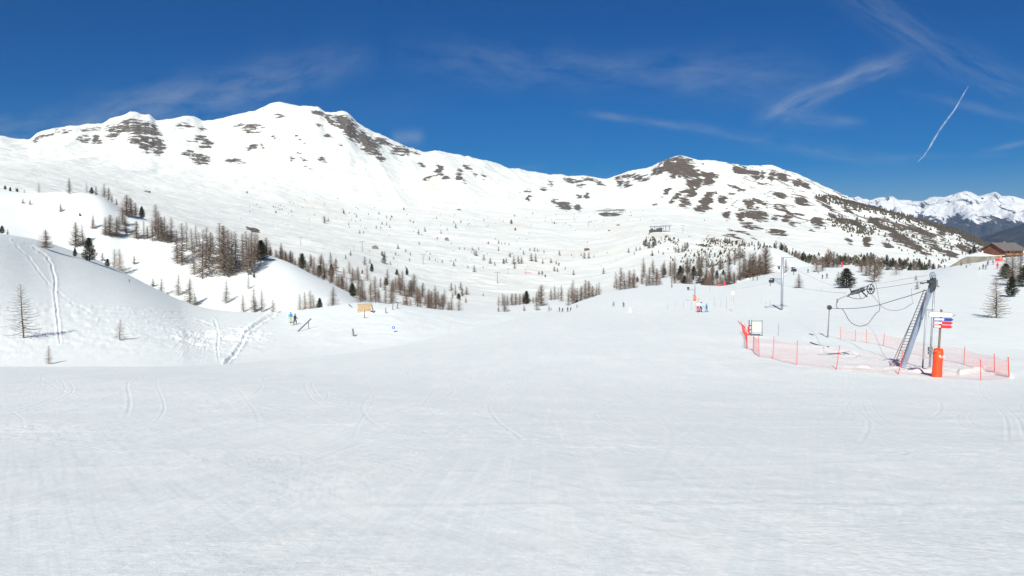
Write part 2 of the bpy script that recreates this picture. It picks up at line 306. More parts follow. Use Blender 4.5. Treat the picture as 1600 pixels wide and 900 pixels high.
#  each layer: ridge, foot or hollow; u: (v, distance)
LAY = [
 {0:(0,0)},   # placeholder: under the viewpoint
 {-300:(713,12), 1900:(713,12)},
 {-300:(588,45), 600:(589,45), 1200:(589,45), 1450:(590,46), 1900:(590,46)},
 {-300:(578,58), 0:(578,58), 350:(577,60), 600:(557,71), 850:(535,80), 1100:(527,80), 1300:(529,79), 1450:(541,70), 1600:(541,68), 1900:(540,68)},
 {-300:(574,70), 0:(572.5,70), 200:(573,70), 350:(569,75), 450:(561,86), 550:(551,95), 650:(534,106), 750:(511,122), 850:(492,148), 950:(486,145), 1100:(487,129), 1220:(485,133), 1300:(485,125), 1400:(483,115), 1500:(484,108), 1600:(484,104), 1900:(470,104)},
 {-300:(582,80), 0:(582,79), 200:(581,80), 350:(574,87), 450:(563,98), 550:(556,108), 650:(541,120), 750:(519,140), 850:(489,168), 950:(469,180), 1060:(463,180), 1100:(463,180), 1220:(457,178), 1300:(452,178), 1400:(447,175), 1500:(442,162), 1600:(436,155), 1900:(420,150)},
 {-300:(335,120), 0:(365,190), 60:(375,215), 100:(387,226), 150:(405,229), 200:(429,218), 250:(455,202), 300:(477,190), 350:(487,179), 430:(490,170), 500:(482,166), 560:(473,170), 620:(477,166), 680:(484,172), 760:(489,188), 830:(489,200), 870:(486,208), 900:(473,222), 950:(457,232), 1000:(450,240), 1060:(443,250), 1100:(446,250), 1130:(447,250), 1160:(440,257), 1200:(429,266), 1250:(418,276), 1300:(413,292), 1340:(416,290), 1380:(423,272), 1450:(423,255), 1480:(416,242), 1530:(410,232), 1560:(406,232), 1600:(402,236), 1900:(385,240)},
 {-300:(390,190), 0:(398,262), 100:(418,280), 200:(452,275), 300:(488,250), 420:(503,218), 560:(492,205), 700:(502,225), 870:(498,250), 950:(475,285), 1060:(462,300), 1130:(462,320), 1200:(445,335), 1300:(432,352), 1450:(438,352), 1500:(425,300), 1530:(401,262), 1560:(399,262), 1600:(399,265), 1900:(385,270)},
 {-300:(268,420), -60:(288,410), 0:(296,402), 60:(301,395), 110:(299,388), 155:(306,378), 194:(328,385), 236:(346,380), 300:(366,370), 350:(379,360), 400:(393,352), 419:(399,346), 453:(410,335), 478:(424,325), 517:(444,312), 544:(458,303), 561:(468,298), 600:(479,292), 650:(480,282), 700:(483,310), 750:(483,330), 800:(480,345), 870:(473,355), 920:(468,360), 960:(456,370), 1000:(449,385), 1060:(444,400), 1110:(430,415), 1160:(402,430), 1190:(387,442), 1206:(385,446), 1222:(391,448), 1240:(401,448), 1262:(412,448), 1300:(421,450), 1400:(430,450), 1480:(428,450), 1530:(420,450), 1600:(425,450), 1900:(420,450)},
 {-300:(285,520), 0:(312,500), 100:(312,500), 200:(345,480), 300:(385,440), 400:(413,410), 500:(448,385), 560:(468,370), 600:(474,360), 700:(477,400), 800:(477,440), 870:(470,460), 950:(455,480), 1060:(430,510), 1110:(414,540), 1160:(398,560), 1206:(389,570), 1235:(408,570), 1262:(418,570), 1300:(424,620), 1450:(427,640), 1600:(430,640), 1900:(430,640)},
 {-300:(275,700), 0:(293,700), 200:(332,700), 400:(382,700), 500:(403,700), 600:(430,700), 700:(448,700), 800:(455,720), 900:(450,760), 1000:(420,780), 1100:(398,800), 1160:(387,810), 1206:(386,815), 1250:(402,830), 1300:(414,850), 1450:(424,900), 1600:(428,900), 1900:(430,900)},
 {-300:(255,1300), 0:(272,1400), 200:(312,1400), 400:(352,1400), 600:(372,1500), 700:(380,1500), 800:(388,1500), 900:(392,1500), 960:(380,1500), 1000:(366,1500), 1030:(361.5,1500), 1060:(364,1500), 1100:(374,1500), 1200:(376,1500), 1300:(388,1500), 1400:(400,1550), 1500:(412,1600), 1600:(425,1600), 1900:(440,1600)},
 {-300:(238,2100), 0:(250,2200), 200:(276,2300), 300:(292,2350), 400:(304,2400), 600:(326,2500), 700:(330,2500), 800:(332,2600), 900:(332,2600), 1000:(326,2600), 1100:(334,2400), 1200:(338,2300), 1300:(350,2200), 1400:(366,2200), 1500:(388,2200), 1600:(408,2200), 1900:(440,2200)},
 {-300:(205,3300), 0:(222,3400), 20:(226,3450), 44:(227.5,3500), 60:(216,3500), 100:(206,3550), 160:(200,3600), 180:(191,3600), 196:(186,3600), 205:(181.5,3590), 213:(183,3600), 221:(186,3600), 233:(187.5,3600), 246:(196,3600), 270:(193,3650), 300:(190,3700), 318:(196,3700), 350:(192,3750), 400:(181,3800), 425:(170.5,3800), 450:(170.5,3800), 495:(171,3800), 510:(180,3800), 540:(184,3800), 560:(203,3800), 600:(220,3850), 640:(237,3900), 660:(241,3900), 720:(247,3950), 755:(255,4000), 790:(265,4000), 830:(272,4050), 865:(278,4050), 890:(278,4000), 910:(277,4000), 945:(282,3950), 965:(276,3850), 1000:(266,3700), 1020:(259,3600), 1040:(250,3500), 1060:(246.5,3500), 1090:(255,3450), 1130:(261,3400), 1180:(264,3400), 1215:(266.5,3400), 1245:(276,3350), 1290:(300,3300), 1330:(317,3250), 1400:(332,3200), 1450:(346,3100), 1500:(363,3000), 1540:(380,2900), 1570:(394,2800), 1610:(412,2800), 1900:(470,2800)},
 {-300:(300,4600), 400:(300,4900), 900:(340,5000), 1300:(390,4400), 1600:(450,4000), 1900:(500,4000)},
]
NR = [150, 330, 90, 50, 60, 110, 70, 110, 40, 60, 110, 110, 260, 12]      # rows in each band
NL = len(LAY); LY = np.zeros((NL, NC)); LZ = np.zeros((NL, NC))
for i, L in enumerate(LAY):
    if i == 0: LY[0] = 1.2; LZ[0] = -1.65; continue
    us = sorted(L); kk = []; sy = []; yy_ = []
    for u in us:
        k, s = ks(u, L[u][0]); kk.append(k); sy.append(s); yy_.append(math.log(L[u][1]))
    q = np.clip(KK, kk[0], kk[-1])
    LY[i] = np.exp(pchip1(kk, yy_, q)); LZ[i] = pchip1(kk, sy, q)*LY[i]
def smooth_k(a, sg):
    x = np.arange(-4*sg, 4*sg+1); w = np.exp(-.5*(x/sg)**2); w /= w.sum(); return np.convolve(np.pad(a, 4*sg, mode='edge'), w, 'valid')
for i in range(5, 13):
    sg = {6: 6, 8: 7}.get(i, 14); q_ = LZ[i]/LY[i]; LY[i] = smooth_k(LY[i], sg); LZ[i] = smooth_k(q_, sg)*LY[i]
rowsY = []; rowsZ = []; rowsL = []; BR = [0]
for b in range(NL-1):
    n = NR[b]
    for j in range(n + (1 if b == NL-2 else 0)):
        t = j/n; Y = LY[b]*(LY[b+1]/LY[b])**t if b < 12 else LY[b]+(LY[b+1]-LY[b])*t
        rowsY.append(Y); rowsZ.append(pchip(LY, LZ, b, Y)); rowsL.append(b+t)
    BR.append(BR[-1]+n)
GY = np.array(rowsY); GZ = np.array(rowsZ); GX = GY*KK[None, :]; GL = np.array(rowsL)[:, None]*np.ones((1, NC))
def proj(X, Y, Z):
    c, s = math.cos(TH), math.sin(TH); D = Y*c-Z*s
    return 800+F*X/D, 450-F*(Z*c+Y*s)/D
PU, PV = proj(GX, GY, GZ)
def ramp(x, a, b): t = np.clip((x-a)/(b-a), 0, 1); return t*t*(3-2*t)
def seg_d(pu, pv, pts):
    """distance in (u,v) to a polyline"""
    best = np.full(pu.shape, 1e9)
    for (a, b), (c, d) in zip(pts[:-1], pts[1:]):
        dx, dy = c-a, d-b; t = np.clip(((pu-a)*dx+(pv-b)*dy)/(dx*dx+dy*dy), 0, 1)
        best = np.minimum(best, np.hypot(pu-a-t*dx, pv-b-t*dy))
    return best
dZ = np.zeros_like(GZ)
# foreground: groomed snow with ski tracks
nr = slice(0, BR[4]); X, Y = GX[nr], GY[nr]; near = ramp(GY[nr], 150, 60)
trk_shade = np.zeros_like(GZ)  # shading of the track relief, later painted into the snow colour
d = .007*fbm(X*3.1, Y*2.3, 4, .6)+.06*fbm(X*.22, Y*.16, 3)+.16*fbm(X*.05+3, Y*.045, 2)
tr = np.random.default_rng(23)
def groove(dist, w, dep): q = dist/w; return -dep*np.exp(-q*q)+dep*.6*np.exp(-((dist-1.9*w)/w)**2)
px = np.maximum(.03, GY[nr]/F*1.3)
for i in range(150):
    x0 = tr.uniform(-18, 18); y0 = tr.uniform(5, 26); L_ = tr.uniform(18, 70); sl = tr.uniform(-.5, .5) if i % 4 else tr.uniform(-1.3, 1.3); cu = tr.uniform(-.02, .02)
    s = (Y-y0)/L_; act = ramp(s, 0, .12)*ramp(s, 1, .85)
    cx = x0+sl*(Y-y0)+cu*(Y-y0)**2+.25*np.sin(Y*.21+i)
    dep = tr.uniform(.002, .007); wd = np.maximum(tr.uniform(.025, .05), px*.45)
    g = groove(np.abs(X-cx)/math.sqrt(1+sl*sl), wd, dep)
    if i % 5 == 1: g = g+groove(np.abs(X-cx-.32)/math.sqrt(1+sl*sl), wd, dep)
    d += g*act; trk_shade[nr] += g*act*90
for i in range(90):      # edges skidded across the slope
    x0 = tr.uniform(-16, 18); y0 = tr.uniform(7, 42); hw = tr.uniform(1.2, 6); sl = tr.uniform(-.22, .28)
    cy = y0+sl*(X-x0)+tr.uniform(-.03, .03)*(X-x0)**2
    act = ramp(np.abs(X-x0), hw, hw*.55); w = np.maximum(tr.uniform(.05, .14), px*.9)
    q = (Y-cy)/w; g = act*tr.uniform(.003, .009)*(np.exp(-q*q)-.7*np.exp(-(q-1.7)**2)); d += g; trk_shade[nr] += g*90
for i in range(46):      # scraped, crumbly patches
    x0 = tr.uniform(-14, 16); y0 = tr.uniform(6, 30); r1 = tr.uniform(.8, 3.2); r2 = tr.uniform(.5, 1.6)
    m_ = np.exp(-((X-x0+.4*(Y-y0))/r1)**2-((Y-y0)/r2)**2); d += m_*.014*fbm(X*5+i, Y*4, 4, .65)
dZ[nr] += d*near
# trench with crumbs where the shaded bank meets the piste, beaten tracks on the bank
def upv(a, b): return slice(BR[a], BR[b])
rs = upv(4, 7); pu, pv = PU[rs], PV[rs]; X, Y = GX[rs], GY[rs]
lh = ramp(pu, 440, 400)*ramp(GL[rs], 5.0, 5.35)*ramp(GL[rs], 6.3, 6.0)
rough = ramp(pv, 492, 530)
dZ[rs] += lh*(.05+.72*rough*(.45+1.1*ramp(fbm(X*.09, Y*.08, 2), -.3, .4)))*(.42*fbm(X*.35, Y*.6, 5, .68)+.2*fbm(X*1.5, Y*1.6, 3))
for pts, w, dep in (([(25,384),(45,402),(60,422),(80,448),(115,476),(140,485)], 1.4, .2), ([(20,375),(50,384),(72,400),(80,412),(87,440),(85,455),(88,478),(91,510),(94,535)], 1.7, .34),
        ([(0,478),(45,476),(95,478),(160,481),(240,484)], 1.4, .18), ([(0,490),(40,486),(100,494),(150,500)], 1.5, .2), ([(335,500),(341,520),(340,545),(342,566)], 1.5, .3),
        ([(250,498),(300,497),(330,508)], 1.3, .2), *[([(250+a*7+tr.uniform(-6,6),566),(285+a*4+tr.uniform(-4,4),532),(312+a*2,506+a)], 1.0, .11) for a in range(11)], *[([(tr.uniform(0,60),476+a*5+tr.uniform(-3,3)),(tr.uniform(90,150),478+a*5+tr.uniform(-3,3)),(tr.uniform(200,300),484+a*4.5)], 1.1, .17) for a in range(9)]):
    q = seg_d(pu+1.6*fbm(X*.4, Y*.4, 3), pv+1.6*fbm(X*.4+9, Y*.4, 3), pts)/w; dZ[rs] += lh*dep*.42*(-np.exp(-q*q)+.7*np.exp(-((q-1.6)*1.2)**2))*(1+.8*fbm(X*1.5, Y*1.5, 2))
q = seg_d(pu, pv, [(428,491),(415,498),(402,507),(385,520),(378,536),(366,553),(352,568)])/2.3
dZ[rs] += ramp(GL[rs], 4.9, 5.1)*ramp(GL[rs], 6.2, 6.0)*(-.5*np.exp(-q*q)+(.25+.9*fbm(X*1.1, Y*1.1, 4, .65))*np.exp(-((q-1.6)*1.0)**2))*.6
pk_ = ramp(pu, 420, 470)*ramp(pu, 900, 780)*ramp(GL[rs], 5.0, 5.4)*ramp(GL[rs], 6.5, 6.0)
dZ[rs] += pk_*(.16*fbm(X*.18, Y*.16, 4)+.05*fbm(X*.7, Y*.9, 3))
# kiosk of churned snow round the drive station
ax_ = GX-24.2; ay_ = GY-50.0; mnd = np.exp(-(ax_/6.0)**2-(ay_/3.2)**2); dZ += mnd*(.12+.22*fbm(GX*.9, GY*.9, 4, .6))
mn2 = np.exp(-((GX-26)/14)**2-((GY-60)/10)**2); dZ += mn2*.08*fbm(GX*.5, GY*.5, 4, .6)
for pts, dep in (([(1165,538),(1230,541),(1300,546),(1335,552)], .22), ([(1500,585),(1540,578),(1578,590)], .2)):
    q = seg_d(PU, PV, pts)/3; dZ += dep*np.exp(-q*q)*ramp(GL, 3.9, 3.6)
# hills, basin, mountains: rolling snow, gullies
a = ramp(GL, 6.6, 7.3)*ramp(GL, 8.9, 8.4); dZ += a*(1.3*fbm(GX*.012, GY*.012, 4)+.22*fbm(GX*.08, GY*.08, 3))*ramp(np.abs(GL-8), .0, .45)
a = ramp(GL, 5.6, 6.4)*ramp(GL, 7, 6.6)*ramp(PU, 860, 1000); dZ += a*.25*fbm(GX*.03, GY*.03, 3)
a = ramp(GL, 8.6, 9.6)*ramp(GL, 12.6, 11.6); rt = ramp(PU, 940, 1120)
dZ += a*((9+4*rt)*fbm(GX*.0045, GY*.0040, 4)+2.4*ridged(GX*.014, GY*.012, 3)*.6+1.2*fbm(GX*.05, GY*.05, 3))*ramp(GY, 380, 900)
a = ramp(GL, 11.6, 12.35)*ramp(GL, 13.05, 12.93)
gul = ridged(GX*.0042+.6*fbm(GX*.002, GY*.002, 2), GY*.0011+GZ*.0004, 4)
dZ += a*((13-2*rt)*gul+(9+15*rt)*fbm(GX*.006, GY*.006, 5)+2.2*fbm(GX*.035, GY*.035, 3))
flu = ramp(GL, 11.9, 12.5)*ramp(GL, 13.02, 12.9)*ramp(PU, 840, 740)*ramp(PU, 60, 160)
wx = (GX+GZ*.95+60*fbm(GX*.0016, GZ*.002, 2)); dZ += flu*(8.5*ridged(wx*.0078, GZ*.0011, 2)+2.5*ridged(wx*.026, GZ*.002, 2))
cr = ramp(GL, 12.8, 13)*ramp(GL, 13.2, 13.0); dZ += cr*(4.5*fbm(GX*.012, GX*0, 4, .6)+3.2*fbm(GX*.045, GX*0+5, 3, .7)*ramp(PU, 1300, 1200))
GZ = GZ+dZ; PU, PV = proj(GX, GY, GZ)

STRATA = [(205,189,14,5,0,1),(190,200,20,7,0,1),(222,200,20,9,10,1.2),(175,211,11,5,0,1),(236,204,12,8,20,1.1),(222,218,18,7,8,.9),(235,230,14,8,0,.9),(248,226,10,8,40,1.2),(250,239,7,5,0,1),(130,218,8,5,20,.9),(148,217,5,6,0,1),(158,222,4,4,0,1),(75,211,16,3,-22,.9),(104,206,6,2,-10,.9),(60,217,9,2,-35,1),(135,202,20,2,-6,.6),
 (288,197,14,4,0,.9),(317,202,5,4,0,.9),(313,217,9,3,0,1),(320,227,9,6,0,1),(291,239,9,3,0,1),(311,249,14,6,15,1.1),(300,221,8,3,0,.6),(390,198,20,4,0,.9),(392,205,12,3,0,.9),(392,230,7,4,-20,1),(368,251,13,4,8,1.1),(436,180,8,2.5,0,1),(497,196,5,2,20,.8),(408,228,6,2,30,.7),(430,215,5,2,30,.7),(466,236,6,2,35,.7),(480,262,5,2,0,.7),(530,225,5,3,35,.8),
 (497,176,14,2,14,1.1),(516,187,10,4,50,1.2),(540,193,16,9,35,1.3),(548,207,14,7,45,1.2),(562,214,16,8,35,1.2),(576,223,18,8,33,1.2),(580,234,14,6,20,1.1),(600,222,12,5,20,1.1),(626,236,13,7,12,1.1),(593,246,9,4,40,1),(652,241,6,2,20,1),(455,247,4,3,0,.9),(475,249,5,3,30,.8),(504,250,6,3,30,.8),(515,213,8,2,20,.9),(470,218,10,2,40,.7),
 (660,258,5,3,40,1.1),(688,266,5,8,-25,1.4),(697,277,5,3,0,1.3),(672,277,10,2,-15,1.2),(720,268,5,4,30,.9),(733,262,9,2.5,35,1),(743,272,5,3,40,.9),(757,275,6,2.5,30,.8),(715,277,5,4,40,1),(727,283,6,2,50,.8),
 (890,282,9,2.5,20,1),(905,284,6,3,10,1),(920,280,9,4,10,1),(937,287,6,3,30,1.1),(860,287,5,3,40,.8),(908,290,4,2,0,1),(848,296,4,2,0,1.1),(820,299,8,2,-10,1),(827,312,3,3,40,1.2),(867,315,6,3,40,1.1),(883,321,10,5,15,1.3),(904,325,5,4,35,1.2),(905,306,4,2.5,0,1.4),(917,306,4,2.5,0,1.4),(396,360,7,3.2,15,1.7),(387,357,4,3,0,1.7),(960,330,22,5,5,.6),(950,335,14,4,5,.75)]
PATCH = [(1058,260,23,13,0,1.5),(1048,262,14,8,0,1.4),(985,276,15,3.5,0,1.2),(1002,278,12,3,0,1.2),(966,278,5,2,0,1.2),(1030,266,12,6,-35,1.2),(968,286,5,6,20,1.2),(980,289,7,4,-40,1),(1080,271,15,8,0,1.3),(1085,284,11,8,10,1.3),(1108,274,13,5,15,1.2),(1080,298,7,11,10,1.2),(1072,316,8,9,20,1.2),(1105,314,17,7,-42,1.3),(1099,326,12,5,0,1.3),(1130,313,5,6,0,1.1),(1169,318,10,6,30,1.3),(1183,337,17,8,15,1.4),(1158,337,6,7,-40,1.3),(1137,334,5,8,20,1.2),(1186,316,11,3,20,1.2),(1176,354,15,4,15,1.2),(1214,364,13,5,5,1.3),(1230,338,6,8,20,1.2),(1222,326,12,4,15,1.2),(1244,334,14,3,5,1.2),(1253,316,9,6,25,1.4),(1219,305,10,4,15,1.2),(1283,312,10,4,20,1.2),(1279,347,10,7,30,1.4),(1294,324,12,3,35,1.1),(1157,266,14,6,20,1.4),(1178,273,10,5,30,1.3),(1192,273,4,7,-25,1.3),(1207,274,4,7,-10,1.3),(1222,277,9,6,30,1.3),(1247,284,6,5,40,1.3),(1259,287,10,3.5,35,1.3),(1211,341,6,3,0,1.2),(1142,302,8,4,20,1.1),(1108,283,10,5,10,1.2),(1150,292,14,2,20,1),(1150,372,14,3,20,1.1),(1160,363,20,1.6,18,1.1),(1239,349,6,3,0,1.2),(1269,360,6,3,30,1.2),(1330,378,7,3,40,1.3),(1060,305,20,4,-40,1),(1040,300,12,3,-40,.9),(1025,320,6,2,-20,1),
 (1372,350,14,8,35,1.2),(1397,365,20,6,40,1.3),(1419,377,28,5,33,1.3),(1443,362,22,6,22,1.3),(1431,388,20,4,25,1.2),(1421,354,14,4,10,1.2),(1387,383,6,6,40,1.3),(1357,378,6,6,50,1.3),(1328,377,5,3,0,1.2),(1485,396,12,5,30,1.3),(1504,388,14,4,30,1.2),(1470,362,8,4,30,1.2),(1475,373,10,3,30,1.1),(1340,353,16,5,25,1),(1400,350,30,4,15,.9),(1300,335,8,3,30,1.1),(1325,330,10,3,30,1),(1460,385,16,4,30,1.1),(1520,402,10,3,30,1)]
WOOD = [(1372,326,70,3,15,1.2),(1450,347,60,4,20,1.3),(1520,372,50,5,28,1.5),(1335,350,28,5,25,.75),(1310,343,14,4,30,.7),(1365,345,14,6,30,.6),(1400,362,24,6,35,.5),(1440,365,24,6,25,.5)]
DUST = [(410,230,10,24,-30,.5),(450,250,12,30,-35,.5),(460,285,20,14,-30,.3),(680,288,16,12,0,.7),(500,325,30,8,10,.4),(800,350,14,6,0,.6),(395,365,20,6,10,.5),(640,305,60,5,25,.3),(960,360,30,10,0,.4),(1020,366,20,4,0,.7),(1140,378,22,6,15,.7),(1110,362,12,5,0,.6),(930,395,60,8,0,.35),(830,420,50,8,0,.35),(375,240,20,10,0,.4),(1180,296,60,14,15,.25)]
def paint(lst, rsl, wu=5, wv=3.5):
    x_, y_ = GX[rsl], GY[rsl]*.6+GZ[rsl]*1.5
    pu = PU[rsl]+wu*fbm(x_*.016, y_*.016, 5, .62)*1.6; pv = PV[rsl]+wv*fbm(x_*.016+70, y_*.016+31, 5, .62)*1.6; o = np.zeros(pu.shape, np.float32)
    for (u, v, a, b, r, s) in lst:
        c, sn = math.cos(R(r)), math.sin(R(r)); box = (np.abs(pu-u) < a*2+b*2) & (np.abs(pv-v) < a*2+b*2)
        if not box.any(): continue
        x = pu[box]-u; y = pv[box]-v; q = ((x*c+y*sn)/a)**2+((-x*sn+y*c)/b)**2
        o[box] = np.maximum(o[box], s*np.exp(-.5*q*q*.7-.1*q))
    return o
def grid_obj(name, r0, r1, material, attrs=None):
    n = r1-r0+1; X, Y, Z = GX[r0:r1+1], GY[r0:r1+1], GZ[r0:r1+1]
    co = np.stack([X, Y, Z], -1).reshape(-1, 3).astype(np.float32); nv = n*NC
    i = np.arange(n-1)[:, None]*NC+np.arange(NC-1)[None, :]
    q = np.stack([i, i+1, i+NC+1, i+NC], -1).reshape(-1).astype(np.int32); nf = len(q)//4
    me = bpy.data.meshes.new(name); me.vertices.add(nv); me.vertices.foreach_set('co', co.ravel())
    me.loops.add(len(q)); me.loops.foreach_set('vertex_index', q)
    me.polygons.add(nf); me.polygons.foreach_set('loop_start', np.arange(nf, dtype=np.int32)*4); me.polygons.foreach_set('loop_total', np.full(nf, 4, np.int32))
    me.polygons.foreach_set('use_smooth', np.ones(nf, bool)); me.update(calc_edges=True)
    for an, ar in (attrs or {}).items():
        at = me.attributes.new(an, 'FLOAT', 'POINT'); at.data.foreach_set('value', ar.reshape(-1).astype(np.float32))
    me.materials.append(material); o = bpy.data.objects.new(name, me); C.objects.link(o); o['kind'] = 'structure'; return o
ra = slice(0, BR[5]+1); dn = np.exp(-(ax_/5)**2-(ay_/2.5)**2)*.8+np.exp(-((GX-27)/2)**2-((GY-47.5)/1.2)**2)*.9
grid_obj('piste', 0, BR[5], M_SNOW, {'dust': dn[ra], 'track_shade': np.clip(trk_shade[ra], -1, 1)})
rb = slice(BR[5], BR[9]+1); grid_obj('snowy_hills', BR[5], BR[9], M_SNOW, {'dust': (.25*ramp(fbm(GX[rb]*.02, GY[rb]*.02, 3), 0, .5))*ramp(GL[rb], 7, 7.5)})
rc = slice(BR[9], GY.shape[0]); mt = ramp(GL[rc], 9.2, 10.5)
bgp = ramp(PU[rc], 1060, 1180)*ramp(GL[rc], 11.2, 12.1)*.26+ramp(PU[rc], 1330, 1420)*ramp(GL[rc], 10.6, 11.5)*.10-.04
grid_obj('mountains', BR[9], GY.shape[0]-1, M_MTN, {'strata': .88*paint(STRATA, rc)*mt, 'patch': np.maximum(.72*paint(PATCH, rc), bgp), 'wood': paint(WOOD, rc), 'dust': paint(DUST, rc)})

# snow behind and beside the viewpoint
mb = MB(); xs = np.linspace(-90, 90, 31); ys = np.linspace(-60, 14, 16)
for y in ys:
    for x in xs: mb.v.append((x, y, -1.62-.125*y-.35))
for j in range(15):
    for i in range(30): mb.f.append((j*31+i, j*31+i+1, (j+1)*31+i+1, (j+1)*31+i)); mb.m.append(0)
o = mb.build('ground', M_SNOW, None, True); o['kind'] = 'structure'

# far range and the dark wooded spur before it
def range_obj(name, sil, foot_v, Yc, Yf, Yb, amp, snow_fn, nc=620, nrw=170, k0=.30, k1=.95, seed=0):
    kk = np.linspace(k0, k1, nc); us = [s[0] for s in sil]; t = np.linspace(0, 1.25, nrw)
    kq = [ks(s[0], s[1]) for s in sil]; sc = np.interp(kk, [q[0] for q in kq], [q[1] for q in kq]); sf = ks(1400, foot_v)[1]
    T = t[:, None]*np.ones((1, nc)); Y = np.where(T <= 1, Yf+(Yc-Yf)*T, Yc+(Yb-Yc)*(T-1)/.25)
    zc = sc*Yc; zf = sf*Yf; Z = np.where(T <= 1, zf+(zc-zf)*T**1.15, zc-(zc-zf)*.5*((T-1)/.25))
    X = Y*kk[None, :]; g = ridged(X*.00055+seed+.5*fbm(X*.0004, Y*.0004, 2), Y*.00018+seed, 5)
    Z = Z+amp*(g-.35)*ramp(T, 0, .35)*ramp(T, 1.0, .80)+amp*.3*fbm(X*.0012, Y*.0012+seed, 5)*ramp(T, 0, .4)*ramp(T, 1.02, .95)+amp*.10*fbm(X*.0030+seed, Y*.0009, 4, .65)*ramp(T, .6, .9)
    co = np.stack([X, Y, Z], -1).reshape(-1, 3).astype(np.float32); i = np.arange(nrw-1)[:, None]*nc+np.arange(nc-1)[None, :]
    q = np.stack([i, i+1, i+nc+1, i+nc], -1).reshape(-1).astype(np.int32); nf = len(q)//4
    me = bpy.data.meshes.new(name); me.vertices.add(len(co)); me.vertices.foreach_set('co', co.ravel()); me.loops.add(len(q)); me.loops.foreach_set('vertex_index', q)
    me.polygons.add(nf); me.polygons.foreach_set('loop_start', np.arange(nf, dtype=np.int32)*4); me.polygons.foreach_set('loop_total', np.full(nf, 4, np.int32))
    me.polygons.foreach_set('use_smooth', np.ones(nf, bool)); me.update(calc_edges=True)
    at = me.attributes.new('snowline', 'FLOAT', 'POINT'); at.data.foreach_set('value', snow_fn(X, Y, Z, g).reshape(-1).astype(np.float32))
    me.materials.append(M_ALPS); o = bpy.data.objects.new(name, me); C.objects.link(o); o['kind'] = 'structure'
far_sil = [(1180,330),(1300,316),(1320,309),(1340,305),(1348,309),(1362,312),(1378,308),(1395,305.5),(1402,309),(1420,312),(1436,313.5),(1450,311),(1468,308),(1480,307),(1492,301),(1503,297),(1512,297),(1520,301),(1528,305.5),(1540,303),(1556,302),(1565,307),(1580,308),(1600,312),(1650,303),(1750,310),(1900,300)]
range_obj('distant_mountains', far_sil, 415, 16500, 11000, 18500, 620, lambda X, Y, Z, g: np.clip(.5+(Z-560)/420+.35*(g-.35), -1, .74), seed=3)
spur_sil = [(1300,415),(1440,392),(1480,384),(1520,374),(1550,366),(1580,357),(1600,350),(1650,338),(1750,320),(1900,300)]
range_obj('wooded_spur', spur_sil, 430, 9000, 7000, 10500, 130, lambda X, Y, Z, g: -.35+0*Z, seed=8)

# haze: thin blue mountain air
mb = MB(); mb.box(-14000, 20000, -90, 19500, -2600, 1420)
hm = bpy.data.materials.new('haze'); hm.use_nodes = True; t = hm.node_tree; t.nodes.clear(); o_ = t.nodes.new('ShaderNodeOutputMaterial'); pv_ = t.nodes.new('ShaderNodeVolumePrincipled')
pv_.inputs['Color'].default_value = (.36, .60, 1.0, 1); pv_.inputs['Density'].default_value = 2.3e-5; pv_.inputs['Anisotropy'].default_value = 0; t.links.new(pv_.outputs[0], o_.inputs['Volume'])
HAZE = mb.build('haze', hm); HAZE['kind'] = 'stuff'

# ------------------------------------------------------------------ ground lookup
def col(k):
    c = (k-KK[0])/(KK[1]-KK[0]); i = int(max(0, min(NC-2, math.floor(c)))); f = min(max(c-i, 0), 1); return i, f
def P(u, v, y0=0, y1=1e9):
    """the point of the ground seen at (u, v), searched between two distances"""
    k, s = ks(u, v); i, f = col(k); Y = GY[:, i]*(1-f)+GY[:, i+1]*f; Z = GZ[:, i]*(1-f)+GZ[:, i+1]*f; q = Z/Y
    ok = np.where((Y >= y0) & (Y <= y1))[0]; w = ok[q[ok] >= s]
    if len(w) == 0: j = ok[np.argmax(q[ok])]; return Vector((k*Y[j], Y[j], Z[j]))
    j = w[0]
    if j == ok[0]: return Vector((k*Y[j], Y[j], Z[j]))
    a = (s-q[j-1])/(q[j]-q[j-1]+1e-12); y = Y[j-1]+a*(Y[j]-Y[j-1]); return Vector((k*y, y, Z[j-1]+a*(Z[j]-Z[j-1])))
def G(u, Yq, v=450):
    """the ground at a distance, in the direction u"""
    k, s = ks(u, v); i, f = col(k); Y = GY[:, i]*(1-f)+GY[:, i+1]*f; Z = GZ[:, i]*(1-f)+GZ[:, i+1]*f
    return Vector((k*Yq, Yq, float(np.interp(Yq, Y, Z))))
def GXY(x, y): return G(800+F*x/y, y, 390) if False else _gxy(x, y)
def _gxy(x, y):
    i, f = col(x/y); Y = GY[:, i]*(1-f)+GY[:, i+1]*f; Z = GZ[:, i]*(1-f)+GZ[:, i+1]*f; return Vector((x, y, float(np.interp(y, Y, Z))))
def A(u, v, Y):
    """the point at distance Y seen at (u, v)"""
    k, s = ks(u, v); return Vector((k*Y, Y, s*Y))
